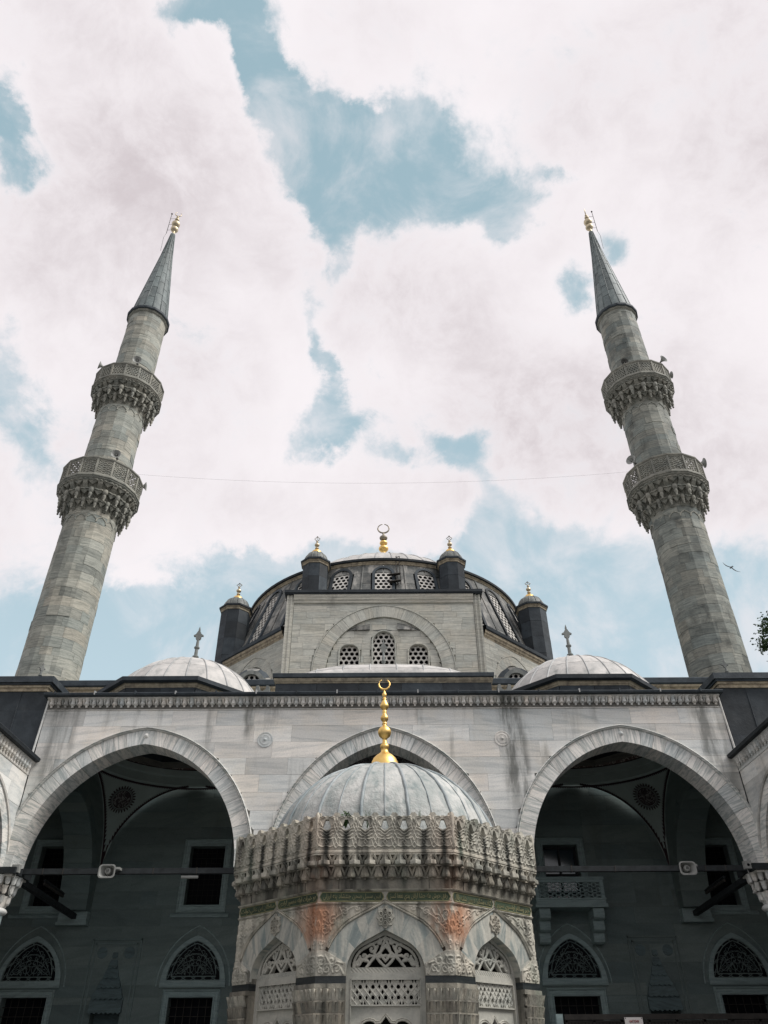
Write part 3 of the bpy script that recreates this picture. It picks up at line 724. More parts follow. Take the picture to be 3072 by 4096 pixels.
# arches that cross the porch between the bays
for sd in (-1, 1):
    for xa, xb in ((11.13, 12.2), (3.15, 4.37)):
        ar = Arch(28.1, 3.05, 6.46, 3.35)
        T = lambda u, v, d: (sd * d, u, v)
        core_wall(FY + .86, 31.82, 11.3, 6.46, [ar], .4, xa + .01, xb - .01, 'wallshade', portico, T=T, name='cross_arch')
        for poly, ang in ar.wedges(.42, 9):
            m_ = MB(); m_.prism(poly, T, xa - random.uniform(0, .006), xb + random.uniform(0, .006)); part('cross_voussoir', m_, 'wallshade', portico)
        m_ = MB(); m_.box((sd * xa, 31.45, 6.1), (sd * xb, 31.8, 6.46)); m_.box((sd * (xa - .03), 31.4, 6.0), (sd * (xb + .03), 31.8, 6.1)); part('impost', m_, 'frameshade', portico)
# tie beams
def beam(a, b, w=.075):
    mb = MB(); d = (Vector(b) - Vector(a)).normalized(); s_ = d.cross(Vector((0, 0, 1))).normalized() * w; u_ = Vector((0, 0, 1)) * w
    vs = []
    for p in (a, b):
        p = Vector(p)
        vs += [p - s_ - u_, p + s_ - u_, p + s_ + u_, p - s_ + u_]
    mb.add(vs, [(0, 1, 2, 3), (7, 6, 5, 4), (0, 4, 5, 1), (1, 5, 6, 2), (2, 6, 7, 3), (3, 7, 4, 0)])
    return part('tie_beam', mb, 'beam', portico)
for x0, x1 in ((-10.95, -4.3), (-3.1, 3.1), (4.3, 10.95)): beam((x0, FY + .42, 6.43), (x1, FY + .42, 6.43))
for sd in (-1, 1): beam((sd * 11.35, FY + .9, 6.42), (sd * 11.6, 31.45, 6.28), .085); beam((sd * 3.75, FY + .9, 6.42), (sd * 3.75, 31.45, 6.28), .085)
for sd in (-1, 1):
    for x in (5.6, 6.9, 9.6, 10.2):
        mb = MB(); mb.box((sd * x - .012, FY + .335, 6.345), (sd * x + .012, FY + .505, 6.515)); part('beam_strap', mb, 'rust', portico)

# ---------------------------------------------------------------- lead domes on the porch roof
def gore_dome(parent, c, prof, n, mat, seam_mat, off=0.0, rows=(0, .5, 1), seam=.03, bulge=0.0, arc=None, sm=40, seam_flat=.6):
    """lead dome: n gores cut into sheets, with a rolled seam between neighbours. prof: (r, z) from eave to crown"""
    pr = np.array(prof); L = np.concatenate([[0], np.cumsum(np.hypot(np.diff(pr[:, 0]), np.diff(pr[:, 1])))]); L /= L[-1]
    P = lambda t: (float(np.interp(t, L, pr[:, 0])), float(np.interp(t, L, pr[:, 1])))
    da = 2 * PI / n; ks = range(n) if arc is None else arc
    srcs = None
    for k in ks:
        a = k * da + off
        if srcs is None:
            srcs = []
            for r0, r1 in zip(rows[:-1], rows[1:]):
                ts = np.linspace(r0, r1, 7); mb = MB(); m = 3
                for i in range(m + 1):
                    q = a + (i / m - .5) * da * .995; s_ = 1 + bulge * math.sin(PI * i / m)
                    for t in ts:
                        r, z = P(t); r = r * s_ + (.006 if t == r0 else 0); mb.v.append((c[0] + r * math.sin(q), c[1] - r * math.cos(q), c[2] + z))
                for i in range(m):
                    for j in range(6): mb.f.append((i * 7 + j, (i + 1) * 7 + j, (i + 1) * 7 + j + 1, i * 7 + j + 1))
                srcs.append(part('lead_sheet', mb, mat, parent, smooth=sm))
            q = a + da / 2; mb = MB(); pts = []
            for t in np.linspace(0, .985, 16):
                r, z = P(t); pts.append((c[0] + r * math.sin(q), c[1] - r * math.cos(q), c[2] + z))
            mb.tube(pts, seam, 6); srcs.append(part('lead_roll', mb, seam_mat, parent, smooth=True)); a_first = a
        else:
            for s_ in srcs: turned(s_, c, a - a_first, parent)
def tulip_finial(parent, base, h, name='stone_finial', flat_turn=0.0, sc=1.0):
    """turned stone stem with a flat tulip head"""
    f = thing_part(name, parent, base) if parent is not None else None
    mb = MB(); mb.lathe([(.26 * sc, 0), (.20 * sc, .05 * h), (.12 * sc, .13 * h), (.085 * sc, .17 * h), (.13 * sc, .20 * h), (.13 * sc, .235 * h), (.07 * sc, .265 * h), (.065 * sc, .42 * h), (.11 * sc, .445 * h), (.11 * sc, .47 * h), (.065 * sc, .49 * h), (.05 * sc, .67 * h), (.001, .69 * h)], 14, base)
    part('stem', mb, 'finialstone', f, smooth=45)
    w = .20 * sc
    half = [(0, 1.0), (.10, .95), (.16, .93), (.14, .90), (.42, .835), (.60, .80), (1.0, .775), (.95, .745), (.62, .752), (.52, .74), (.55, .70), (.40, .665), (0, .655)]
    poly = [(x * w, z * h) for x, z in half] + [(-x * w, z * h) for x, z in half[-2:0:-1]]
    mb = MB(); ct, st = math.cos(flat_turn), math.sin(flat_turn)
    mb.prism(poly[::-1], lambda u, v, d: (base[0] + u * ct - d * st, base[1] + u * st + d * ct, base[2] + v), -.045 * sc, .045 * sc)
    part('tulip', mb, 'finialstone', f)
    return f
def porch_dome(cx, cd_):
    d = thing_part('porch_dome', portico, (cx, 27.7, 11.9)); c = (cx, 27.7, 0)
    s8 = 1 / math.cos(PI / 8)
    def oct(prof, nm, mat):
        mb = MB(); mb.lathe([(r * s8, z) for r, z in prof], 8, c, off=PI / 8); return part(nm, mb, mat, d)
    for k in range(8):
        a = k * PI / 4
        for j in range(2):
            w = 2.93 * math.tan(PI / 8); x0, x1 = (-w + .006, -.006) if j == 0 else (.006, w - .006)
            mb = MB(); mb.box((x0, -2.95 - random.uniform(0, .012), 11.75), (x1, -2.85, 12.47)); 
            part('drum_sheet', moved(mb, lambda x, y, z: tuple(about((cx + x, 27.7 + y, z), c, a))), 'lead_dark', d)
    oct([(2.9, 11.5), (2.9, 12.46)], 'drum', 'core')
    oct([(2.9, 12.40), (2.97, 12.42), (2.98, 12.46), (3.0, 12.47), (3.02, 12.54), (3.08, 12.56)], 'drum_cornice', 'tanstone')
    oct([(2.9, 12.55), (3.10, 12.555), (3.2, 12.60), (3.21, 12.74), (3.16, 12.765), (2.9, 12.85)], 'drum_rim', 'lead_dark')
    cx = cd_; c = (cx, 27.7, 0); R, zc = 3.27, 11.38; t0 = math.asin((12.70 - zc) / R)
    gore_dome(d, c, [(R * math.cos(t), zc + R * math.sin(t)) for t in np.linspace(t0, PI / 2 - .04, 20)], 24, 'lead_light', 'lead_seam', rows=(0, .30, 1), seam=.03, off=.06)
    tulip_finial(portico, (cx, 27.7, 14.62), 1.75, flat_turn=.0 if cx < 0 else 0.0)
porch_dome(-7.82, -7.58); porch_dome(7.38, 7.52)
# middle bay: rectangular base and pillow-shaped lead roof
mid = thing_part('middle_roof', portico, (0, 27.6, 11.9))
mb = MB(); mb.box((-3.72, FY + .42, 11.6), (3.72, 31.3, 12.42)); part('base_core', mb, 'core', mid)
xs = [-3.74, -2.3, -.85, .62, 2.05, 3.74]
for a, b in zip(xs[:-1], xs[1:]):
    mb = MB(); mb.box((a + .006, FY + .37 - random.uniform(0, .012), 11.72), (b - .006, FY + .44, 12.42)); part('base_sheet', mb, 'lead_dark', mid)
def rect_ring(prof, nm, mat):
    mb = MB(); vs = []; k = len(prof)
    for sx, sy in ((-1, -1), (1, -1), (1, 1), (-1, 1)):
        for g_, z in prof: vs.append((sx * (3.7 + g_), (FY + .4 - g_) if sy < 0 else 31.3 + g_, z))
    fs = [(i * k + q, ((i + 1) % 4) * k + q, ((i + 1) % 4) * k + q + 1, i * k + q + 1) for i in range(4) for q in range(k - 1)]
    mb.add(vs, fs); part(nm, mb, mat, mid)
rect_ring([(0, 12.36), (.05, 12.38), (.06, 12.42), (.08, 12.43), (.11, 12.50), (.09, 12.52), (.09, 12.56)], 'base_cornice', 'tanstone')
rect_ring([(-.3, 12.55), (.10, 12.555), (.14, 12.58), (.15, 12.71), (.11, 12.735), (-.3, 12.80)], 'base_rim', 'lead_dark')
def pillow(x, y):
    u, v = min(1, abs(x) / 3.3), min(1, abs(y) / 3.1)
    return 12.62 + 1.32 * ((1 - u ** 3.2) ** .5) * ((1 - v ** 2.6) ** .5)
cols = [-3.3, -2.62, -1.57, -.52, .52, 1.57, 2.62, 3.3]; cols = [-3.3, -2.4, -1.44, -.48, .48, 1.44, 2.4, 3.3]
rowsY = [-3.1, -2.86, -1.2, .6, 2.2, 3.1]
for a, b in zip(cols[:-1], cols[1:]):
    for c_, d_ in zip(rowsY[:-1], rowsY[1:]):
        mb = MB(); nx, ny = 5, 6
        for i in range(nx + 1):
            for j in range(ny + 1):
                x, y = a + (b - a) * i / nx, c_ + (d_ - c_) * j / ny; mb.v.append((x, 27.75 + y, pillow(x, y) + (.008 if j == 0 else 0)))
        for i in range(nx):
            for j in range(ny): k = i * (ny + 1) + j; mb.f.append((k, k + ny + 1, k + ny + 2, k + 1))
        part('lead_sheet', mb, 'lead_light', mid, smooth=True)
for x in cols[1:-1]:
    mb = MB(); mb.tube([(x, 27.75 + y, pillow(x, y)) for y in np.linspace(-3.09, 3.09, 30)], .03, 6); part('lead_roll', mb, 'lead_seam', mid, smooth=True)
tulip_finial(portico, (0, 27.7, 13.88), 1.95, sc=.85)
for sd in (-1, 1):
    tulip_finial(portico, (sd * 12.1, FY + .6, 12.45), .85, sc=.62, flat_turn=.9 if sd < 0 else 0)
    # little stone water spouts beside the middle roof
    mb = MB(); x = sd * 4.13
    mb.prism([(-.26, 0), (.26, 0), (.22, .34), (.13, .36), (.10, .20), (0, .14), (-.10, .20), (-.13, .36), (-.22, .34)], lambda u, v, d: (x + u, d, 11.85 + v), FY + .1, FY + .5)
    part('roof_spout', mb, 'finialstone', portico)

# ================================================================== side galleries of the court
def side_gallery(sd):
    g_ = thing('side_gallery', 'pale marble side gallery at the left edge of the court with lead eave' if sd < 0 else 'shaded marble side gallery at the right edge of the court with lead eave', 'gallery', (sd * 11.3, 12, 0), 'side galleries of the court')
    T = lambda u, v, d: (sd * (11.28 + d), u, v)
    al = [Arch(21.42 - 5.6 * i, 2.42, 5.87, 2.46) for i in range(5)]
    core_wall(-4, FY - .02, 9.62, 5.87, al, .3, .03, .85, 'core', g_, T=T)
    wall_stones(-4, FY - .01, [5.87, 6.45, 7.05, 7.6, 8.2, 8.72, 9.16], (.8, 1.9), al, .39, 0, .05, 'marble', g_, T=T)
    for a in al[:3]:
        voussoirs(a, .34, 9, 0, .86, 'voussoir', g_, T=T)
        mb = MB(); mb.sweep(a.pts(.345, 18), [(0, .02), (0, -.045), (.03, -.055), (.045, -.03), (.06, -.05), (.07, .02)], T); part('hood_moulding', mb, 'marble', g_, smooth=35)
    for a in al[3:]: voussoirs(a, .34, 9, 0, .86, 'voussoir', g_, T=T)
    mb = MB(); mb.sweep([(-4, 0), (FY - .01, 0)], [(9.16, .05), (9.16, -.02), (9.19, -.03), (9.22, -.015), (9.36, -.04), (9.46, -.10), (9.56, -.14), (9.56, .05)], lambda u, v, d: (sd * (11.28 + d), u, v)); part('frieze', mb, 'marble', g_)
    mb = MB(); mb.lathe([(.001, 0), (.03, .0), (.032, .04), (.055, .06), (.07, .10), (.058, .15), (.07, .2), (.09, .25)], 9, (0, 0, 0), 0, 2 * PI)
    d0 = part('frieze_drop', moved(mb, lambda x, y, z: (sd * 11.21 + x, FY - .25 + y, 9.26 + z)), 'marble', g_, smooth=45)
    for i in range(1, 80): put(d0, WL[d0.name] + Vector((0, -.2 * i, 0)), parent=g_)
    mb = MB(); mb.sweep([(-4, 0), (FY - .03, 0)], [(9.56, .3), (9.56, -.18), (9.58, -.27), (9.67, -.29), (9.70, -.26), (9.74, .0), (10.0, 1.2), (9.56, 1.2)], lambda u, v, d: (sd * (11.28 + d), u, v)); part('lead_eave', mb, 'lead_dark', g_)
    mb = MB(); mb.box((sd * 11.6, -4, 9.56), (sd * 18, FY - .02, 10.0)); mb.box((sd * 17.6, -4, 0), (sd * 18, FY - .02, 9.6)); part('gallery_shell', mb, 'core', g_)
    for i in range(5):
        y = FY - 5.36 - 5.6 * i + .0
        mb = MB(); mb.lathe([(.32, 0), (.29, .3), (.28, 5.2), (.34, 5.3), (.28, 5.36), (.42, 5.7)], 20, (sd * 11.7, y - .02, 0)); mb.box((sd * 11.22, y - .5, 5.7), (sd * 12.2, y + .46, 5.88)); part('gallery_column', mb, 'marble', g_, smooth=40)
for sd in (-1, 1): side_gallery(sd)
# ================================================================== prayer hall
HY = 31.8
hall = thing('prayer_hall', 'domed stone prayer hall with lead drum rising behind the portico', 'mosque', (0, HY, 0))
HOLES = [(-7.66, -6.3, 6.7, 8.8), (-13.58, -12.26, 6.68, 8.82), (6.26, 7.62, 6.7, 8.78), (12.24, 13.56, 6.6, 8.75),
         (-7.72, -6.14, .7, 3.74), (-13.68, -12.07, .7, 3.76), (6.02, 7.66, .7, 3.72), (12.0, 13.66, .7, 3.74), (-1.3, 1.3, 0, 4.4),
         (-10.42, -9.38, .2, 3.75), (9.38, 10.42, .2, 3.75)]
mb = MB()
for x0, x1, z0, z1 in rects_minus(-19, 19, 0, 15.2, HOLES): mb.box((x0, HY, z0), (x1, HY + .6, z1))
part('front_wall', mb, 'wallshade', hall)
# its coursed facing stones, where the arches let one see them
zz = 2.4; rw = random.Random(21)
while zz < 11.0:
    zh = min(11.05, zz + rw.uniform(.50, .66))
    for xa, xb in ((-14.6, -4.2), (4.2, 14.6)):
        x = xa + rw.uniform(-.5, 0)
        while x < xb:
            xe = x + rw.uniform(1.65, 3.1)
            for a, b, c_, d_ in rects_minus(max(x, xa), min(xe, xb), zz, zh, [h for h in HOLES if h[0] < xe and h[1] > x and h[2] < zh and h[3] > zz]):
                if b - a > .03 and d_ - c_ > .03:
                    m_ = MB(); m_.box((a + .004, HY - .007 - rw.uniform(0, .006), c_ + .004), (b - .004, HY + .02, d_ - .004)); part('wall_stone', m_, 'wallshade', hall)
            x = xe
    zz = zh
mb = MB(); mb.box((-19, HY + .7, 0), (19, HY + 1.0, 15.1)); part('inner_lining', mb, 'dark', hall)
# stone cornice and lead rim along the top of the front wall, in lengths
mb = MB(); mb.sweep([(-19, 0), (19, 0)], [(14.9, HY), (14.95, HY - .06), (15.05, HY - .06), (15.10, HY - .12), (15.22, HY - .20), (15.28, HY - .15), (15.34, HY - .26), (15.42, HY - .28), (15.42, HY + .3)], lambda u, v, d: (u, d, v)); part('wall_cornice', mb, 'tanstone', hall)
mb = MB(); mb.sweep([(-19, 0), (19, 0)], [(15.42, HY + .3), (15.42, HY - .30), (15.46, HY - .38), (15.68, HY - .40), (15.72, HY - .35), (15.9, HY + 1.5)], lambda u, v, d: (u, d, v)); part('wall_rim', mb, 'lead_dark', hall)
mb = MB(); mb.box((-19, HY + .6, 14.6), (19, 36, 15.3)); part('terrace_deck', mb, 'core', hall)

# ---- windows of the front wall
def moulded_frame(w, x0, x1, z0, z1, b=.26, y=HY, mat='frameshade', sill=True):
    prof = [(0, .0), (0, -.05), (.05, -.07), (.07, -.03), (.17, -.04), (.19, -.08), (b - .03, -.09), (b, -.05), (b, .0)]
    pts = [(x0, z0), (x0, z1), (x1, z1), (x1, z0)]
    def mitre(o): return [(x0 - o, z0 - (o if sill else 0)), (x0 - o, z1 + o), (x1 + o, z1 + o), (x1 + o, z0 - (o if sill else 0))]
    mb = MB(); n = 4; k = len(prof); vs = []
    for i in range(4):
        for o, d in prof: q = mitre(o)[i]; vs.append((q[0], y + d, q[1]))
    fs = [(i * k + q, ((i + 1) % 4) * k + q, ((i + 1) % 4) * k + q + 1, i * k + q + 1) for i in range(4 if sill else 3) for q in range(k - 1)]
    mb.add(vs, fs); part('frame', mb, mat, w)
def grid_bars(w, x0, x1, z0, z1, y, nx, nz, r=.012, mat='rust'):
    mb = MB()
    for i in range(1, nx): x = x0 + (x1 - x0) * i / nx; mb.tube([(x, y, z0), (x, y, z1)], r, 5)
    for j in range(1, nz): z = z0 + (z1 - z0) * j / nz; mb.tube([(x0, y - .02, z), (x1, y - .02, z)], r, 5)
    part('iron_grille', mb, mat, w)
for i, (x0, x1, z0, z1) in enumerate(HOLES[:9]):
    w = thing_part('window' if i < 8 else 'doorway', hall, ((x0 + x1) / 2, HY, z0))
    moulded_frame(w, x0, x1, z0, z1, .26 if i < 4 else .24, sill=i < 4)
    mb = MB(); mb.box((x0, HY + .42, z0), (x1, HY + .45, z1)); part('pane', mb, 'glass' if i == 2 else 'void', w)
    if i in (0, 1, 3): grid_bars(w, x0, x1, z0, z1, HY + .38, 7, 11, .004)
    elif i in (4, 5, 6, 7): grid_bars(w, x0, x1, z0, z1, HY + .25, 6, 11, .012)
    if i == 2:      # the glazed door behind the balcony
        mb = MB()
        for x in (x0 + .05, (x0 + x1) / 2, x1 - .05): mb.box((x - .035, HY + .32, z0), (x + .035, HY + .38, z1))
        for z in (z0 + .05, 7.75, z1 - .05): mb.box((x0, HY + .325, z - .035), (x1, HY + .375, z + .035))
        part('sash', mb, 'beam', w)
# string mouldings under the upper windows
for x0, x1 in ((-8.1, -5.9), (-14.2, -11.9), (11.9, 14.1)):
    mb = MB(); mb.sweep([(x0, 0), (x1, 0)], [(6.28, HY), (6.28, HY - .07), (6.33, HY - .10), (6.38, HY - .06), (6.42, HY)], lambda u, v, d: (u, d, v)); part('string_moulding', mb, 'frameshade', hall)

# ---- pointed lunettes with stucco tracery over the lower windows
def spiral(cx, cz, r0, turns, a0, sgn, n=40):
    return [(cx + r0 * (1 - .85 * t / n) * math.cos(a0 + sgn * 2 * PI * turns * t / n), cz + r0 * (1 - .85 * t / n) * math.sin(a0 + sgn * 2 * PI * turns * t / n)) for t in range(n + 1)]
LUN = {}
def lunette(cx):
    zb = 4.08
    w = thing_part('lunette', hall, (cx, HY, zb))
    a_out = Arch(cx, 1.18, zb, 1.60); a_in = Arch(cx, .97, zb + .17, 1.26)
    if not LUN:
        # frame: outer pointed arch with its hole, and a bottom rail
        mb = MB(); po = a_out.pts(0, 16); pi = a_in.pts(0, 16); n = len(po)
        for (d0, d1) in ((-.10, .02),):
            vs = [(u, HY + d0, v) for u, v in po] + [(u, HY + d0, v) for u, v in pi] + [(u, HY + d1, v) for u, v in po] + [(u, HY + d1, v) for u, v in pi]
            fs = []
            for i in range(n - 1): fs += [(i, i + 1, n + i + 1, n + i), (i, 2 * n + i, 2 * n + i + 1, i + 1), (n + i, n + i + 1, 3 * n + i + 1, 3 * n + i)]
            mb.add(vs, fs)
        mb.box((cx - 1.18, HY - .10, zb - .04), (cx + 1.18, HY + .02, zb + .17)); mb.box((cx - 1.12, HY - .13, zb + .0), (cx + 1.12, HY - .08, zb + .03))
        LUN['f'] = part('frame', mb, 'frameshade', w)
        mb = MB(); mb.prism(pi, XZ, HY - .02, HY - .01); LUN['p'] = part('pane', mb, 'void', w)
        mb = MB(); tri = Arch(cx, .80, zb + .30, 1.04); tp = tri.pts(0, 14)
        S = lambda u, v: (u, HY - .045, v)
        mb.tube([S(*p) for p in tp] + [S(*tp[0])], .02, 5); mb.tube([S(cx - .97, zb + .18), S(cx + .97, zb + .18)], .02, 5)
        border = Arch(cx, .965, zb + .17, 1.25).pts(0, 14)
        mb.tube([S(*p) for p in border], .018, 5)
        for i in range(1, len(tp) - 1, 3):
            (ax, az), (bx, bz) = tp[i], border[i]; tx, tz = (bz - az) * .35, -(bx - ax) * .35
            for s_ in (-1, 1): mb.tube([S(ax - tx * s_ * .9, az - tz * s_ * .9), S(bx + tx * s_ * .9, bz + tz * s_ * .9)], .014, 4)
        for x in np.linspace(-.72, .72, 5):
            for s_ in (-1, 1): mb.tube([S(cx + x - .1 * s_, zb + .185), S(cx + x + .1 * s_, zb + .30)], .014, 4)
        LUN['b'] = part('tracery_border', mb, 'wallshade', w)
        mb = MB()
        for s_ in (-1, 1):
            for (px, pz, r, tn, a0, sg) in [(.17, .20, .16, 1.3, 2.0, 1), (.50, .17, .15, 1.2, 1.0, -1), (.38, .46, .15, 1.3, 4.0, 1), (.12, .58, .13, 1.2, 2.5, -1), (.24, .74, .10, 1.0, 4.5, 1), (.60, .36, .10, 1.0, 0, 1), (.08, .82, .07, .9, 3, -1), (.33, .28, .10, 1.1, 5.0, -1), (.66, .12, .09, 1.0, 2.5, 1), (.10, .40, .09, 1.0, 0.5, 1), (.34, .62, .08, 1.0, 1.5, -1), (.54, .50, .08, 1.0, 3.5, -1), (.34, .08, .08, 1.0, 0, 1)]:
                pts = [(cx + s_ * (u), zb + .32 + v) for u, v in spiral(px, pz, r, tn, a0, sg, 26)]
                mb.tube([S(*p) for p in pts if p[1] < tri.z(p[0], -.02)], .009, 4)
            for (a, b, c_) in [((0, .02), (.35, .3), (.1, .62)), ((.66, .03), (.3, .25), (.02, .42)), ((.05, .95), (.28, .6), (.62, .3)), ((.3, .01), (.52, .36), (.33, .66)), ((0, .3), (.2, .38), (.45, .04)), ((.75, .02), (.6, .3), (.45, .55)), ((0, .5), (.3, .5), (.6, .2)), ((.0, .7), (.2, .62), (.4, .6)), ((.15, .01), (.1, .2), (.3, .4))]:
                pts = [(cx + s_ * ((1 - t) ** 2 * a[0] + 2 * t * (1 - t) * b[0] + t * t * c_[0]), zb + .32 + (1 - t) ** 2 * a[1] + 2 * t * (1 - t) * b[1] + t * t * c_[1]) for t in np.linspace(0, 1, 12)]
                mb.tube([S(*p) for p in pts if p[1] < tri.z(p[0], -.02)], .009, 4)
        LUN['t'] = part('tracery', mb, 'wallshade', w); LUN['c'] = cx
        o_ = Arch(cx, 1.32, zb, 1.92)
        mb = MB(); mb.sweep(o_.pts(0, 16), [(-.02, HY), (-.02, HY - .02), (.01, HY - .035), (.03, HY)], XZ); LUN['r'] = part('relief_arch', mb, 'frameshade', w)
    else:
        for k in 'fpbtr': put(LUN[k], WL[LUN[k].name] + Vector((cx - LUN['c'], 0, 0)), parent=w)
for cx in (-6.93, -12.88, 6.84, 12.84): lunette(cx)

# ---- stalactite niches between the windows
def niche(cx):
    w = thing_part('niche', hall, (cx, HY, 0))
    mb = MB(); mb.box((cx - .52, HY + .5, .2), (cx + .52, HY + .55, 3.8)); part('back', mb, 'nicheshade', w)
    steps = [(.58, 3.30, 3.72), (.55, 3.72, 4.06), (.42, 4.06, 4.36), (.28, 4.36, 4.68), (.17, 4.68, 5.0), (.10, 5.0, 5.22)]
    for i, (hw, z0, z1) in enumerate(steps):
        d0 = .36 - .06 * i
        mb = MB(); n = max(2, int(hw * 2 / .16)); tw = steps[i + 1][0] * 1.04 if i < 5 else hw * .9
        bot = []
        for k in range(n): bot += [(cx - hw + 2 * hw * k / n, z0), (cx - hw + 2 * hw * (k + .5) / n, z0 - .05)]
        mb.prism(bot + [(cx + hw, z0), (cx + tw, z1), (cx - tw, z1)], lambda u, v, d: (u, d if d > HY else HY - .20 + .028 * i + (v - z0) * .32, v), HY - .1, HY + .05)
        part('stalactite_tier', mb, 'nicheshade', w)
    mb = MB()
    for o, d in ((.78, .03), (.92, .045)):
        mb.box((cx - o, HY - d, .2), (cx - o + .05, HY, 5.45 + (o - .78))); mb.box((cx + o - .05, HY - d, .2), (cx + o, HY, 5.45 + (o - .78))); mb.box((cx - o, HY - d, 5.40 + (o - .78)), (cx + o, HY, 5.46 + (o - .78)))
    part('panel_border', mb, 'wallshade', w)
    for s_ in (-1, 1):
        mb = MB(); mb.lathe([(.001, .02), (.18, .022), (.20, 0)], 24); part('dark_roundel', moved(mb, lambda x, y, z: (cx + s_ * .5 + x, HY - z, 5.14 + y)), 'nicheshade', w)
for cx in (-9.9, 9.9): niche(cx)

# ---- marble balcony on brackets
bal = thing_part('balcony', hall, (6.9, HY, 6.5))
bx0, bx1, by = 5.6, 8.16, 30.78
mb = MB(); mb.box((bx0 - .05, by - .05, 6.40), (bx1 + .05, HY, 6.52)); mb.box((bx0, by, 6.52), (bx1, HY, 6.66)); mb.box((bx0 - .03, by - .03, 6.66), (bx1 + .03, HY, 6.71)); part('slab', mb, 'frameshade', bal)
mb = MB(); mb.box((bx0 - .04, by - .04, 7.33), (bx1 + .04, by + .1, 7.42)); mb.box((bx0, by - .01, 7.24), (bx1, by + .09, 7.33))
for x in (bx0, bx1 - .12): mb.box((x, by, 6.71), (x + .12, by + .09, 7.24))
part('rail', mb, 'frameshade', bal)
def geo_holes(px, pz, r, x0, z0):
    def f(X, Z):
        j = np.round((Z - z0) / pz); i = np.round((X - x0) / px - .5 * (j % 2)); dx = X - x0 - (i + .5 * (j % 2)) * px; dz = Z - z0 - j * pz
        a = np.arctan2(dz, dx); rr = np.hypot(dx, dz)
        star = rr < r * (.72 + .28 * np.cos(6 * a))
        spoke = (rr > r * 1.14) & (np.abs(((a / (PI / 3) + .5) % 1) - .5) > .12)
        return ~(star | (spoke & (rr < r * 3)))
    return f
mb = relief(bx0 + .12, bx1 - .12, 6.71, 7.24, 150, 34, None, geo_holes(.30, .18, .085, 6.9, 6.80), .06)
part('pierced_panel', moved(mb, lambda x, y, z: (x, by + .02 + y, z)), 'frameshade', bal)
for x in (bx0 + .28, bx1 - .30):
    for k, (d, z) in enumerate([(.95, 6.02), (.68, 5.66), (.42, 5.30)]):
        pr = [(HY, z), (HY - d + .12, z), (HY - d + .02, z + .06), (HY - d - .01, z + .16), (HY - d, z + .36), (HY, z + .36)]
        mb = MB(); mb.prism(pr, lambda u, v, q: (q, u, v), x - .2, x + .2); part('bracket', mb, 'frameshade', bal)

# ---- high front wall with the blind arch
TY = 36.0
mb = MB()
for x0, x1, z0, z1 in rects_minus(-5.2, 5.2, 15, 22.7, [(-3.03, 3.03, 16.9, 21.45)]): mb.box((x0, TY + .10, z0), (x1, TY + .6, z1))
for x0, x1, z0, z1 in rects_minus(-3.03, 3.03, 16.9, 21.45, [(-.60, .60, 17.9, 20.62), (-2.36, -1.30, 17.9, 19.82), (1.30, 2.36, 17.9, 19.82)]): mb.box((x0, TY + .29, z0), (x1, TY + .6, z1))
mb.box((-5.3, TY + .7, 15), (5.3, TY + .9, 22.8)); part('gable_core', mb, 'hallstone', hall)
TA = Arch(0, 3.05, 18.2, 3.2)
hl = [15.3] + list(np.arange(16.9, 22.3, .37))
wall_stones(-4.92, 4.92, hl, (.6, 1.5), [TA], .70, TY + .06, TY + .14, 'hallstone', hall, jit=.012, gap=.008)
voussoirs(TA, .66, 13, TY + .055, TY + .3, 'hallstone', hall)
mb = MB(); mb.sweep(TA.pts(.67, 22), [(0, TY + .1), (0, TY + .02), (.05, TY + .02), (.05, TY + .1)], XZ); part('arch_moulding', mb, 'hallstone', hall)
# inside the blind arch: stones set back, round three windows
def win_arch(cx, hw, z0, zs, rise): return Arch(cx, hw, zs, rise), z0
WN = [(0, .575, 18.0, 19.95, .62), (-1.83, .50, 18.0, 19.35, .42), (1.83, .50, 18.0, 19.35, .42)]
def inside(x, z): return z < TA.z(x, -.0)
for z0, z1 in zip(hl[:-1], hl[1:]):
    if z1 < 17: continue
    x = -3.0 + random.uniform(0, .3)
    while x < 3.0:
        xb = x + random.uniform(.6, 1.3)
        lo = max(x, -3.02); n = 8; run = []
        xs_ = np.linspace(lo, min(xb, 3.02), n + 1)
        cut = lambda q: max([Arch(c_, h_, s_, r_).z(q, .02) if abs(q - c_) < h_ + .02 else -1e9 for c_, h_, _, s_, r_ in WN])
        tops = [min(z1 - .004, TA.z(q, -.005)) for q in xs_]; bots = [max(z0 + .004, cut(q)) for q in xs_]
        for q, t_, b_ in list(zip(xs_, tops, bots)) + [(None, 0, 1)]:
            if q is not None and t_ > b_ + .02: run.append((q, b_, t_)); continue
            if len(run) > 1:
                m_ = MB(); m_.prism([(a, b) for a, b, c_ in run] + [(a, c_) for a, b, c_ in run[::-1]], XZ, TY + .18 - random.uniform(0, .01), TY + .30); part('stone', m_, 'hallstone', hall)
            run = []
        x = xb + .008
def round_holes(px, pz, r, x0, z0):
    def f(X, Z):
        j = np.round((Z - z0) / pz); o = .5 * (np.abs(j) % 2); i = np.round((X - x0) / px - o); return np.hypot(X - x0 - (i + o) * px, Z - z0 - j * pz) > r
    return f
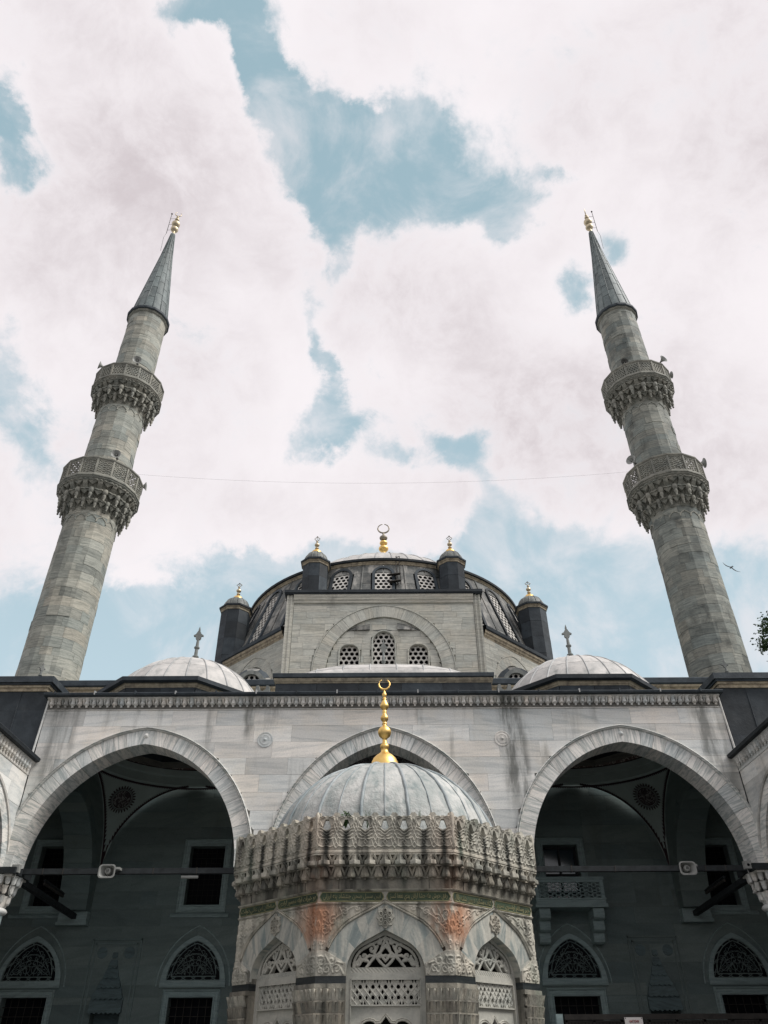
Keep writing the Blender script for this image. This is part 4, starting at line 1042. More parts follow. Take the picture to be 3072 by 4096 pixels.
for c_, h_, z0, zs, rs_ in WN:
    w = thing_part('arched_window', hall, (c_, TY, z0)); A_ = Arch(c_, h_, zs, rs_)
    mb = MB(); mb.prism([(c_ - h_, z0)] + A_.pts(0, 10) + [(c_ + h_, z0)], XZ, TY + .55, TY + .58); part('pane', mb, 'void', w)
    hf = round_holes(.285, .247, .107, c_, z0 + .1)
    mb = relief(c_ - h_ - .01, c_ + h_ + .01, z0, zs + rs_ + .02, 64, 90, None, lambda X, Z: hf(X, Z) & (Z < np.where(np.abs(X - c_) < h_ + .005, np.vectorize(lambda q: max(A_.z(q, .0), zs))(X), 0)), .06)
    part('tracery', moved(mb, lambda x, y, z: (x, TY + .36 + y, z)), 'latticestone', w)
    mb = MB(); pp = [(c_ - h_, z0)] + A_.pts(0, 10) + [(c_ + h_, z0)]
    mb.sweep(pp, [(0, TY + .5), (0, TY + .15), (.03, TY + .13), (.07, TY + .13), (.09, TY + .2)], XZ); part('window_surround', mb, 'hallstone', w)
# frame pilasters, cornice mouldings and lead cap
for sd in (-1, 1):
    mb = MB()
    for a, b, d in ((4.94, 5.02, .03), (5.02, 5.10, -.02), (5.10, 5.22, .02), (5.22, 5.32, -.03)): mb.box((sd * a, TY + d, 15.3), (sd * b, TY + .6, 22.72))
    part('frame_pilaster', mb, 'hallstone', hall)
mb = MB(); mb.sweep([(-4.94, 0), (4.94, 0)], [(22.24, TY + .1), (22.24, TY + .03), (22.30, TY - .0), (22.36, TY + .02), (22.44, TY - .05), (22.52, TY - .05), (22.60, TY - .1), (22.72, TY - .12), (22.72, TY + .3)], lambda u, v, d: (u, d, v)); part('gable_cornice', mb, 'hallstone', hall)
mb = MB(); mb.box((-5.42, TY - .16, 22.72), (5.42, TY + 1.2, 22.79)); mb.box((-5.46, TY - .22, 22.79), (5.46, TY + 1.2, 22.96)); part('gable_cap', mb, 'lead_dark', hall)

# ---- the lower slanting sides of the octagon
def diag_side(sd):
    P0 = Vector((sd * 5.36, TY + .35, 0)); u_ = Vector((sd * 1, 1, 0)).normalized(); n_ = Vector((sd * 1, -1, 0)).normalized()
    def T(u, v, d): p = P0 + u_ * u - n_ * d; return (p.x, p.y, v)
    L = 7.6; A_ = Arch(2.62, 1.35, 17.9, 1.55)
    mb = MB(); mb.prism([(0, 15), (L, 15), (L, 20.6), (0, 20.6)], T, .08, .5); part('side_core', mb, 'core', hall)
    wall_stones(0, L, [15.3] + list(np.arange(17.0, 20.45, .43)), (.7, 1.6), [A_], .52, .0, .1, 'hallstone', hall, T=T, jit=.012, gap=.008)
    voussoirs(A_, .50, 9, -.004, .3, 'hallstone', hall, T=T)
    mb = MB(); mb.sweep(A_.pts(.51, 14), [(0, .05), (0, -.03), (.04, -.03), (.04, .05)], T); part('arch_moulding', mb, 'hallstone', hall)
    mb = MB(); mb.prism([(1.2, 17)] + A_.pts(0, 10) + [(4.0, 17)], T, .12, .2); part('arch_infill', mb, 'lead_mid', hall)
    mb = MB(); mb.sweep([(0, 0), (L, 0)], [(20.28, .05), (20.30, -.02), (20.36, -.03), (20.42, -.08), (20.50, -.10), (20.56, -.16), (20.70, -.17), (20.70, .3)], lambda u, v, d: T(u, v, d)); part('side_cornice', mb, 'tanstone', hall)
    mb = MB(); mb.sweep([(0, 0), (L, 0)], [(20.70, .3), (20.70, -.20), (20.74, -.25), (20.92, -.27), (20.96, -.2), (21.1, .8)], lambda u, v, d: T(u, v, d)); part('side_cap', mb, 'lead_dark', hall)
    # lead dormer with a round-headed window, on the terrace in front
    d = thing_part('dormer', hall, (sd * 6.65, 35.2, 15.5)); cx = sd * 6.62; y0 = 34.9
    A2 = Arch(cx, .98, 17.1, .98); pts = A2.pts(.0, 12)
    n = 9; full = [(cx - .98, 15.5)] + pts + [(cx + .98, 15.5)]
    Lc = np.concatenate([[0], np.cumsum([math.hypot(full[i + 1][0] - full[i][0], full[i + 1][1] - full[i][1]) for i in range(len(full) - 1)])])
    fx = lambda s_: (float(np.interp(s_, Lc, [p[0] for p in full])), float(np.interp(s_, Lc, [p[1] for p in full])))
    for i in range(n):
        a, b = Lc[-1] * i / n + .008, Lc[-1] * (i + 1) / n - .008
        q = [fx(a + (b - a) * t) for t in (0, .5, 1)]
        shr = lambda p, f: (cx + (p[0] - cx) * f, 17.0 + (p[1] - 17.0) * f if p[1] > 17 else p[1])
        m_ = MB(); m_.add([(x, y0 + 1.6, z) for x, z in q] + [(x, y0 + .45, z) for x, z in q] + [(shr(p, .66)[0], y0 + .12, shr(p, .66)[1]) for p in q], [(0, 3, 4, 1), (1, 4, 5, 2), (3, 6, 7, 4), (4, 7, 8, 5)])
        part('lead_sheet', m_, 'lead_dark' if i % 2 else 'lead_mid', d, smooth=50)
    A3 = Arch(cx, .46, 17.1, .46)
    m_ = MB(); o_ = [(cx - .70, 15.5)] + Arch(cx, .70, 17.05, .70).pts(0, 10) + [(cx + .70, 15.5)]; i_ = [(cx - .46, 15.5)] + A3.pts(0, 10) + [(cx + .46, 15.5)]; k = len(o_)
    m_.add([(x, y0, z) for x, z in o_] + [(x, y0, z) for x, z in i_] + [(x, y0 + .25, z) for x, z in o_] + [(x, y0 + .3, z) for x, z in i_], [f for i in range(k - 1) for f in ((i, i + 1, k + i + 1, k + i), (i, 2 * k + i, 2 * k + i + 1, i + 1), (k + i, k + i + 1, 3 * k + i + 1, 3 * k + i))])
    part('hood', m_, 'lead_turret', d, smooth=40)
    m_ = MB(); m_.prism(i_, XZ, y0 + .26, y0 + .28); part('pane', m_, 'void', d)
    hf = round_holes(.27, .235, .10, cx, 16.5)
    mb = relief(cx - .47, cx + .47, 15.6, 17.58, 50, 90, None, lambda X, Z: hf(X, Z) & (Z < np.where(np.abs(X - cx) < .465, np.vectorize(lambda q: max(A3.z(q), 17.1))(X), 0)), .05)
    part('tracery', moved(mb, lambda x, y, z: (x, y0 + .17 + y, z)), 'latticestone', d)
for sd in (-1, 1): diag_side(sd)

# ---- flaring lead drum with its ring of windows, and the great dome
DC = (0, 47.15, 0)
drum = thing_part('drum', hall, (0, 47.15, 20.2))
rz_ = lambda z: 9.16 + .36 * (26.12 - z)
Z0, Z1 = 20.6, 25.95
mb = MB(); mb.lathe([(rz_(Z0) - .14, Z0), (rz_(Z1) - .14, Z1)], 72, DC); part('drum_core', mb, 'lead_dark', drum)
def on_drum(a, w, z, n):      # angle, sideways metres, height, proud of the surface
    r = rz_(z) + n; q = a + w / r; return (r * math.sin(q), 47.15 - r * math.cos(q), z)
NW = 24; dA = 2 * PI / NW; WW = .62; wz0, wzs, wr = 21.6, 25.08, .62
VISW = [k for k in range(-6, 7)]
def drum_cell(a, parts, src=None):
    # lead sheets between two windows
    def sheet(w0, w1, z0, z1, n=0):
        m_ = MB(); k = 4; j = random.uniform(0, .03)
        for i in range(k + 1):
            w = w0 + (w1 - w0) * i / k
            m_.v += [on_drum(a, w, z0, j), on_drum(a, w, z1, j)]
        m_.f = [(2 * i, 2 * i + 2, 2 * i + 3, 2 * i + 1) for i in range(k)]
        m_.v += [on_drum(a, w0, z0, -.1), on_drum(a, w1, z0, -.1), on_drum(a, w0, z1, -.1), on_drum(a, w1, z1, -.1)]
        o = len(m_.v) - 4; m_.f += [(0, 1, o + 2, o), (2 * k, o + 1, o + 3, 2 * k + 1), (0, o, o + 1, 2 * k), (1, 2 * k + 1, o + 3, o + 2)]
        part('lead_sheet', m_, 'lead_mid', drum)
    half = dA * 9.4 / 2
    for z0, z1 in ((Z0, 22.0), (22.0, 23.2), (23.2, 24.3), (24.3, 25.2)):
        g = random.uniform(.85, 1.0)
        sheet(WW + .12, half * (rz_((z0 + z1) / 2) / 9.4) - .02, z0 + .015, z1 - .0)
        sheet(-half * (rz_((z0 + z1) / 2) / 9.4) + .02, -WW - .12, z0 + .015, z1)
    sheet(-half * 1.0 + .02, -.02, 25.22, Z1 - .02); sheet(.02, half * 1.0 - .02, 25.22, Z1 - .02)
for k in VISW:
    a = k * dA
    if abs(k) < 6: drum_cell(a, None)
    m_ = MB(); m_.tube([on_drum(a + dA / 2, 0, z, .02) for z in np.linspace(Z0, Z1, 6)], .05, 6); part('lead_roll', m_, 'lead_mid', drum, smooth=True)
def drum_window():
    A_ = Arch(0, .5, wzs, .52)
    def bend(x, y, z): return on_drum(0, x, z, -y)
    m_ = MB(); prof = [(-.5, wz0)] + A_.pts(0, 10) + [(.5, wz0)]
    k = len(prof); outer = [(-.66, wz0)] + Arch(0, .66, wzs, .68).pts(0, 10) + [(.66, wz0)]
    m_.add([bend(x, -.10, z) for x, z in outer] + [bend(x, -.09, z) for x, z in prof] + [bend(x, .05, z) for x, z in outer] + [bend(x, .30, z) for x, z in prof], [f for i in range(k - 1) for f in ((i, i + 1, k + i + 1, k + i), (i, 2 * k + i, 2 * k + i + 1, i + 1), (k + i, k + i + 1, 3 * k + i + 1, 3 * k + i))])
    f_ = part('window_surround', m_, 'lead_dark', drum, smooth=40)
    m_ = MB(); m_.add([bend(x, .135, z) for x, z in prof], [tuple(range(k))]); p_ = part('pane', m_, 'void', drum)
    hf = round_holes(.30, .26, .112, 0, 24.5)
    mb = relief(-.5, .5, wz0, wzs + .54, 54, 190, None, lambda X, Z: hf(X, Z) & (Z < np.vectorize(lambda q: max(A_.z(q), wzs))(X)), .05)
    t_ = part('tracery', moved(mb, lambda x, y, z: bend(x, .02 + y, z)), 'latticestone', drum)
    return [f_, p_, t_]
ws = drum_window()
for k in VISW:
    if k: [turned(o, DC, k * dA, drum) for o in ws]
mb = MB(); mb.lathe([(9.20, 25.92), (9.28, 25.95), (9.31, 26.02), (9.27, 26.04), (9.33, 26.10), (9.36, 26.18)], 96, DC); part('drum_cornice', mb, 'tanstone', drum, smooth=30)
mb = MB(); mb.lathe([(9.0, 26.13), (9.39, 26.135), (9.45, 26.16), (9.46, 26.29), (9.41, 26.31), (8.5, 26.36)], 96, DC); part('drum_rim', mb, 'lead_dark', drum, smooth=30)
md = thing_part('great_dome', hall, (0, 47.15, 26.4))
R_, zc_ = 9.98, 20.98
gore_dome(md, DC, [(R_ * math.cos(t), zc_ + R_ * math.sin(t)) for t in np.linspace(math.asin((26.30 - zc_) / R_), PI / 2 - .02, 16)], 44, 'lead_light', 'lead_seam', rows=(0, .34, 1), seam=.045, arc=range(-13, 14))
mb = MB(); mb.lathe([(R_ * math.cos(t) * .995, zc_ + (R_ * math.sin(t)) * .995) for t in np.linspace(.5, PI / 2, 16)], 48, DC); part('dome_core', mb, 'lead_seam', md, smooth=True)
fb = (0, 47.15, 30.9)
finial_gold(hall, fb, [(.42, 0), (.40, .2), (.25, .35), (.2, 1.6), (.17, 1.95)] + beads([(2.38, .37, .28)], .17) + beads([(2.9, .30, .21)], .14), 'gold', None)
mb = MB(); mb.lathe(beads([(3.37, .31, .2)], .12) + [(.10, 3.6), (.075, 3.8), (.06, 3.9)], 16, fb); part('finial', mb, 'bronze', hall, smooth=50)
pts = []; rs = []
for i in range(25):
    q = -PI / 2 - (PI - .16) + 2 * (PI - .16) * i / 24; pts.append((.43 * math.cos(q), 47.15, 30.9 + 4.26 + .41 * math.sin(q))); rs.append(.03 + .035 * math.sin(PI * i / 24))
mb = MB(); mb.tube(pts, rs, 8); part('crescent', mb, 'bronze', hall, smooth=True)
# ladder and cable on the drum
a = math.radians(5.2)
mb = MB()
for w in (-.10, .10): mb.tube([on_drum(a, w, z, .16) for z in np.linspace(24.1, 26.0, 5)] + [on_drum(a, w, 26.40, .40), (math.sin(a) * 8.5, 47.15 - math.cos(a) * 8.5, 26.95)], .028, 6)
for z in (24.25, 24.85): mb.add([on_drum(a, w, z + dz, n) for w, dz, n in ((-.62, -.06, .12), (.1, .10, .12), (.1, .10, .36), (-.62, -.06, .36), (-.62, -.02, .12), (.1, .14, .12), (.1, .14, .36), (-.62, -.02, .36))], [(0, 3, 2, 1), (4, 5, 6, 7), (0, 1, 5, 4), (1, 2, 6, 5), (2, 3, 7, 6), (3, 0, 4, 7)])
part('roof_ladder', mb, 'rust', hall)

# ---- four octagonal lead turrets
def turret(c, r, z0, ze, zd, zf):
    t = thing_part('turret', hall, (c[0], c[1], z0)); C0 = (c[0], c[1], 0); s8 = 1 / math.cos(PI / 8); ap = r * .98
    mb = MB(); mb.lathe([((r - .05) * s8, z0), ((r - .05) * s8, ze - .4)], 8, C0, off=PI / 8); part('turret_core', mb, 'core', t)
    levels = [z0] + [z for z in (ze - 3.35, ze - 2.25, ze - 1.22) if z > z0 + .2] + [ze - .32]
    w = r * math.tan(PI / 8)
    for k in range(8):
        for za, zb in zip(levels[:-1], levels[1:]):
            if 3 <= k <= 5: continue
            m_ = MB(); m_.box((-w + .004, -r - random.uniform(0, .015), za + .006), (w - .004, -r + .05, zb - .004)); part('lead_sheet', moved(m_, lambda x, y, z: tuple(about((c[0] + x, c[1] + y, z), C0, k * PI / 4))), 'lead_dark', t)
    L8 = lambda prof, nm, mat: part(nm, MB().lathe([(q * s8, z) for q, z in prof], 8, C0, off=PI / 8), mat, t)
    L8([(r - .02, ze - .33), (r + .04, ze - .31), (r + .05, ze - .24), (r + .02, ze - .22), (r + .09, ze - .14), (r + .10, ze - .12)], 'turret_cornice', 'tanstone')
    L8([(r, ze - .125), (r + .12, ze - .12), (r + .15, ze - .09), (r + .16, ze), (r + .1, ze + .03), (r * .5, ze + .05)], 'turret_rim', 'lead_dark')
    h = zd - ze; rr = r * 1.0
    gore_dome(t, C0, [(rr * math.cos(q) ** .9, ze + .02 + h * math.sin(q)) for q in np.linspace(0, PI / 2 - .1, 12)], 12, 'lead_turret', 'lead_turret', rows=(0, 1), seam=.035, bulge=.03)
    fz = zf - zd; b = (c[0], c[1], zd - .04)
    mb = MB(); mb.lathe([(.34 * r / .8, -.02), (.34 * r / .8, .03), (.30, .12), (.20, .24), (.10, .30), (.07, .32)], 16, b); part('finial', mb, 'gold', hall, smooth=40)
    mb = MB(); mb.lathe([(.07, .31)] + beads([(.42, .12, .06), (.66, .155, .13), (.90, .08, .05)], .05) + [(.03, .97)], 12, b); part('finial', mb, 'oldgold', hall, smooth=40)
    zz = .97; k = fz - zz
    pts = [(0, 0), (.13, .26 * k), (.17, .42 * k), (.10, .60 * k), (0, .78 * k), (-.10, .60 * k), (-.17, .42 * k), (-.13, .26 * k)]
    mb = MB(); mb.tube([(b[0] + x, b[1], b[2] + zz + z) for x, z in pts], .022, 6, closed=True); mb.lathe([(.015, zz + .76 * k), (.015, zz + .82 * k), (.05, zz + .88 * k), (.001, zz + k)], 8, b); mb.lathe([(.001, zz + .3 * k), (.04, zz + .42 * k), (.001, zz + .54 * k)], 8, b); part('alem', mb, 'bronze', hall)
for sd in (-1, 1):
    turret((sd * 4.05, 37.95), .72, 22.6, 26.0, 26.78, 28.1)
    turret((sd * 9.15, 40.95), .82, 20.3, 24.55, 25.35, 26.6)
# ================================================================== minarets
MINS = {}
NS = 16
def minaret(sd, label, mseed):
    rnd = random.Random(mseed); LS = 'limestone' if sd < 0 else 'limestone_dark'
    C0 = (sd * 16.34, 34.0, 0)
    t = thing('minaret', label, 'minaret', C0, 'two stone minarets with twin balconies')
    prof = [(13.5, 1.44), (17, 1.41), (26.2, 1.375), (28, 1.365), (34.5, 1.345), (36, 1.25), (43.3, 1.20)]
    rad = lambda z: float(np.interp(z, [p[0] for p in prof], [p[1] for p in prof]))
    s8 = 1 / math.cos(PI / NS)
    def P(k, r, z):                       # k in facets (float): a point on the sixteen-sided outline
        i = math.floor(k); f = k - i
        a0, a1 = 2 * PI * i / NS + PI / NS, 2 * PI * (i + 1) / NS + PI / NS; R_ = r * s8
        x = R_ * (math.sin(a0) * (1 - f) + math.sin(a1) * f); y = -R_ * (math.cos(a0) * (1 - f) + math.cos(a1) * f)
        return (C0[0] + x, C0[1] + y, z)
    mb = MB(); mb.lathe([((rad(z) - .03) * s8, z) for z in (13.5, 20, 26, 34.4, 36, 43.4)], NS, C0, off=PI / NS); part('shaft_core', mb, 'core', t)
    mb = MB(); mb.lathe([(2.2, 0), (2.2, 12), (1.7, 13.6), (1.4, 13.6)], NS, C0, off=PI / NS); part('base', mb, 'limestone', t)
    # stones, course by course; those on the court side are parts, those behind one mass
    back = MB(); front = []
    z = 15.0; row = 0
    fd = math.atan2(-C0[0], C0[1]) ; fc = (fd / (2 * PI) * NS)          # facet that faces the court
    while z < 43.2:
        h = rnd.uniform(.42, .60) if z < 36 else rnd.uniform(.40, .55)
        z1 = min(z + h, 43.3)
        if not (26.9 < z < 27.4 or 35.1 < z < 35.5):
            k = rnd.uniform(0, 1)
            kend = k + NS
            while k < kend - .01:
                w = rnd.choice([1, 1.5, 2, 2, 2.5]); ke = min(k + w, kend)
                if kend - ke < .6: ke = kend
                m_ = MB(); j = rnd.uniform(0, .016) + (rnd.random() < .06) * .02
                ks = [k + .006] + [q for q in range(math.ceil(k + .01), math.floor(ke - .01) + 1)] + [ke - .006]
                n = len(ks); za, zb = z + .004, z1 - .004
                ra, rb = rad(za) + j, rad(zb) + j
                m_.v = [P(q, ra, za) for q in ks] + [P(q, rb, zb) for q in ks] + [P(q, ra - .06, za) for q in ks] + [P(q, rb - .06, zb) for q in ks]
                m_.f = [f for i in range(n - 1) for f in ((i, i + 1, n + i + 1, n + i), (n + i, n + i + 1, 3 * n + i + 1, 3 * n + i), (2 * n + i, 2 * n + i + 1, i + 1, i))] + [(2 * n, 0, n, 3 * n), (n - 1, 3 * n - 1, 4 * n - 1, 2 * n - 1)]
                mid = ((k + ke) / 2 + .5 - fc + NS / 2) % NS - NS / 2
                if abs(mid) < 4.3 and z > 16 : front.append((abs(mid), m_))
                else: back.add(m_.v, m_.f)
                k = ke
        z = z1; row += 1
    front.sort(key=lambda q: q[0])
    for i, (_, m_) in enumerate(front):
        if i < 298: part('stone', m_, LS, t)
        else: back.add(m_.v, m_.f)
    part('stone_courses', back, LS, t)['kind'] = 'stuff'
    # balconies
    def balcony(zc0, zf, zt, r0, R_, n3):
        b = thing_part('balcony', t, (C0[0], C0[1], zc0))
        L16 = lambda pr, nm, mat='carved': part(nm, MB().lathe([(q * s8, z) for q, z in pr], NS, C0, off=PI / NS), mat, b)
        # dark backing cone, then tiers of ribs under zigzag lips, each lip stepping further out, with drops hung from the ribs
        H = zf - zc0; dr = R_ - r0
        L16([(r0 - .02, zc0 - .3), (r0 + .02, zc0 + .1 * H), (r0 + dr * .20, zc0 + .38 * H), (r0 + dr * .52, zc0 + .68 * H), (r0 + dr * .86, zf - .12), (R_ - .1, zf - .1)], 'corbel_core')
        tiers = [(r0 + dr * .34, zc0 + .34 * H, .30 * H, r0 + .02, .95), (r0 + dr * .64, zc0 + .62 * H, .30 * H, r0 + dr * .24, 1.15), (r0 + dr * .90, zc0 + .88 * H, .27 * H, r0 + dr * .52, .9)]
        for ti, (r, zt_, h, ri, sc) in enumerate(tiers):
            w = r * math.tan(PI / NS) * .995
            lip = [(-w, -r + .16), (-w, -r + .01), (-w * .55, -r - .07), (-w * .3, -r - .01), (0, -r - .09), (w * .3, -r - .01), (w * .55, -r - .07), (w, -r + .01), (w, -r + .16)]
            mb = MB(); mb.prism(lip[::-1], lambda u, v, d: (u, v, d), zt_ - .085, zt_)
            q = w * .30
            # rib below the middle of the lip: wide at the top, running in to the tier beneath
            pr = [(-r - .02, zt_ - .085), (-r + .03, zt_ - h * .45), (-ri - .04, zt_ - h), (-ri + .2, zt_ - h), (-ri + .2, zt_ - .085)]
            mr_ = MB(); mr_.prism(pr, lambda u, v, d: (d, u, v), -q, q)
            # pointed cheek pieces close the hollow on both sides
            for s_ in (-1, 1): mr_.add([(s_ * w, -r + .03, zt_ - .085), (s_ * q, -r - .0, zt_ - .085), (s_ * w, -r + .12, zt_ - h * .62), (s_ * w * .98, -ri - .02, zt_ - h * .75)], [(0, 1, 2), (1, 3, 2)])
            m2 = MB(); k_ = .085 * sc
            m2.lathe([(.001, -.40 * sc), (k_ * .55, -.40 * sc), (k_ * .62, -.34 * sc), (k_ * .42, -.30 * sc), (k_ * .9, -.22 * sc), (k_ * 1.05, -.12 * sc), (k_ * .75, -.05 * sc), (k_ * 1.3, .0), (k_ * 1.45, .10 * sc), (k_ * 1.3, .22 * sc)], 8)
            off = (ti % 2) * PI / NS
            for i in range(NS):
                a = 2 * PI * i / NS + off
                if i == 0:
                    P3 = lambda x, y, z: tuple(about((C0[0] + x, C0[1] + y, z), C0, off)); a0 = a
                    os_ = [part('lip_stone', moved(mb, P3), 'carved', b), part('rib_stone', moved(mr_, P3), 'carved', b),
                           part('stalactite_drop', moved(m2, lambda x, y, z: P3(x, y - r - .01, zt_ - .20 * sc + z - .02)), 'railstone', b, smooth=50)]
                    if ti == 2: bpy.data.objects.remove(os_.pop())
                else:
                    for o in os_: turned(o, C0, a - a0, b)
        L16([(R_ - .35, zf - .25), (R_ - .05, zf - .23), (R_ + .02, zf - .16), (R_ + .02, zf - .10), (R_ + .07, zf - .07), (R_ + .07, zf), (R_ - .1, zf + .02), (r0, zf + .02)], 'balcony_floor')
        L16([(R_ - .10, zf), (R_ + .04, zf), (R_ + .03, zf + .10), (R_ - .02, zf + .13), (R_ - .09, zf + .13)], 'plinth', 'railstone')
        L16([(R_ - .10, zt - .14), (R_ - .02, zt - .14), (R_ + .02, zt - .09), (R_ + .05, zt - .07), (R_ + .06, zt), (R_ - .12, zt + .01), (R_ - .12, zt - .14)], 'handrail', 'railstone')
        w = (R_ - .02) * math.tan(PI / NS); ph = zt - zf - .27
        if sd < 0 and n3: hf = geo_holes(.37, .215, .10, 0, .32)
        elif n3: hf = geo_holes(.34, .20, .095, .05, .34)
        else: hf = round_holes(.165, .143, .062, 0, .12)
        mb = relief(-w, w, 0, ph, 46, 46, None, lambda X, Z: hf(X, Z) | (np.abs(X) > w - .06) | (Z < .05) | (Z > ph - .05), .07)
        p0 = part('rail_panel', moved(mb, lambda x, y, z: (C0[0] + x, C0[1] - R_ + .02 + y, zf + .13 + z)), 'railstone', b)
        m2 = MB(); m2.box((C0[0] - .045, C0[1] - (R_ - .0) * s8 - .02, zf + .12), (C0[0] + .045, C0[1] - (R_ - .1) * s8, zt - .12)); q0 = part('rail_post', m2, 'railstone', b)
        o_post = PI / NS
        for i in range(1, NS): turned(p0, C0, 2 * PI * i / NS, b)
        for i in range(NS):
            if i == 0:
                q0.location = about(WL[q0.name], C0, o_post) - WL[b.name]; q0.rotation_euler.z = o_post; base = q0
            else:
                o = put(q0, about(WL[q0.name], C0, o_post + 2 * PI * i / NS), o_post + 2 * PI * i / NS, b)
    balcony(26.15, 28.05, 29.30, 1.375, 2.18, True)
    balcony(34.35, 36.02, 37.12, 1.345, 2.07, False)
    # small blind arcading cut under each balcony
    for z0, r in ((25.55, 1.385), (33.8, 1.355)):
        for i in range(NS):
            a = 2 * PI * i / NS
            if i == 0:
                pts = [(-.26, 0), (-.24, .16), (-.12, .28), (0, .36), (.12, .28), (.24, .16), (.26, 0)]
                m_ = MB(); m_.sweep(pts, [(0, 0), (0, -.03), (.05, -.035), (.06, 0)], lambda u, v, d: (C0[0] + u, C0[1] - r + d, z0 + v)); o1 = part('arcade_relief', m_, 'limestone', t)
            else: turned(o1, C0, a, t)
    # eave, spire, finial
    L16 = lambda pr, nm, mat: part(nm, MB().lathe([(q * s8, z) for q, z in pr], NS, C0, off=PI / NS), mat, t)
    L16([(1.2, 43.15), (1.22, 43.25), (1.30, 43.32), (1.29, 43.38), (1.33, 43.44)], 'spire_cornice', 'carved')
    L16([(1.25, 43.43), (1.38, 43.44), (1.42, 43.50), (1.42, 43.66), (1.36, 43.72), (1.2, 43.78)], 'spire_rim', 'lead_dark')
    spr = lambda z: float(np.interp(z, [43.7, 45.2, 52.8, 54.15], [1.24, 1.08, .235, .155]))
    mb = MB(); mb.lathe([(spr(z) - .02, z) for z in np.linspace(43.7, 54.1, 12)], 16, C0); part('spire_core', mb, 'lead_spire', t)
    for i in range(14):
        a0, a1 = 2 * PI * (i + .02) / 14, 2 * PI * (i + .98) / 14
        zs = [43.72] + [43.72 + 1.35 * (q + (.5 if i % 2 else 0)) + rnd.uniform(-.1, .1) for q in range(1, 8)] + [54.12]
        for za, zb in zip(zs[:-1], zs[1:]):
            if zb <= za: continue
            m_ = MB(); j = rnd.uniform(.0, .012)
            for q in range(4):
                a = a0 + (a1 - a0) * q / 3
                for zz, e in ((za + .006, .014), ((za + zb) / 2, .004), (zb - .006, 0)):
                    r = spr(zz) + e + j * .5; m_.v.append((C0[0] + r * math.sin(a), C0[1] - r * math.cos(a), zz))
            m_.f = [(q * 3 + s_, q * 3 + 3 + s_, q * 3 + 4 + s_, q * 3 + 1 + s_) for q in range(3) for s_ in range(2)]
            part('lead_sheet', m_, 'lead_spire', t, smooth=True)
        a = 2 * PI * i / 14
        m_ = MB(); m_.tube([(C0[0] + (spr(zz) + .012) * math.sin(a), C0[1] - (spr(zz) + .012) * math.cos(a), zz) for zz in (43.75, 45.2, 48, 51, 54.1)], [.03, .03, .027, .022, .015], 5); part('lead_roll', m_, 'lead_spire', t, smooth=True)
    b = (C0[0], C0[1], 54.1)
    mb = MB(); mb.lathe([(.15, 0), (.15, .04), (.11, .08)] + beads([(.72, .30, .27)], .10), 16, b); part('finial', mb, 'oldgold', t, smooth=45)
    mb = MB(); mb.lathe(beads([(1.42, .325, .30)], .09) + beads([(2.05, .17, .13)], .06) + beads([(2.36, .10, .09)], .03) + [(.02, 2.55)], 16, b); part('finial', mb, 'oldgold', t, smooth=45)
    pts = []; rs = []; tn = .25 if sd < 0 else 1.15
    for i in range(19):
        q = -PI / 2 - (PI - .5) + 2 * (PI - .5) * i / 18; pts.append((b[0] + .24 * math.cos(q) * math.cos(tn), b[1] + .24 * math.cos(q) * math.sin(tn), b[2] + 2.82 + .26 * math.sin(q))); rs.append(.012 + .028 * math.sin(PI * i / 18))
    mb = MB(); mb.tube(pts, rs, 6); part('crescent', mb, 'oldgold', t, smooth=True)
    # lightning rod on brackets beside the finial
    x = C0[0] + sd * .55
    mb = MB(); mb.tube([(x - sd * .0, C0[1], 54.3), (x, C0[1], 56.9)], .022, 5); mb.ball((x, C0[1], 57.0), .07); mb.tube([(x, C0[1], 54.3), (C0[0] + sd * .62, C0[1] - .1, 53.6), (C0[0] + sd * .50, C0[1] - .2, 51.7)], .014, 4)
    for zz in (54.75, 55.5, 56.3): mb.tube([(C0[0], C0[1], zz), (x, C0[1], zz)], .014, 4)
    part('lightning_rod', mb, 'rust', t)
minaret(-1, 'left stone minaret with twin balconies and grey lead spire, lit on its right side', 3)
minaret(1, 'right darker stone minaret with twin balconies and grey lead spire, tree leaves beside it', 8)
# ================================================================== ablution fountain
FC = (0.04, 12.73, 0)
ft = thing('ablution_fountain', 'eight-sided carved marble fountain kiosk with lead dome and gold crescent', 'fountain', FC)
T8 = math.tan(PI / 8); S8 = 1 / math.cos(PI / 8)
def all8(objs, ks=range(1, 8)):
    for k in ks:
        for o in objs: turned(o, FC, k * PI / 4, o.parent)
def F0(A): return lambda x, y, z: (FC[0] + x, FC[1] - A + y, z)
def f0(A): return lambda u, v, d: (FC[0] + u, FC[1] - A + d, v)
def oct8(prof, nm, mat, parent=ft):
    mb = MB(); mb.lathe([(r * S8, z) for r, z in prof], 8, FC, off=PI / 8); return part(nm, mb, mat, parent)
AW = 2.05; HWW = AW * T8
# dark water tank inside, pedestal steps
oct8([(1.62, 0), (1.62, 3.4), (.1, 3.4)], 'water_tank', 'dark')
oct8([(2.75, 0), (2.75, .16), (2.45, .16), (2.45, .32), (1.9, .32)], 'step', 'fountain')
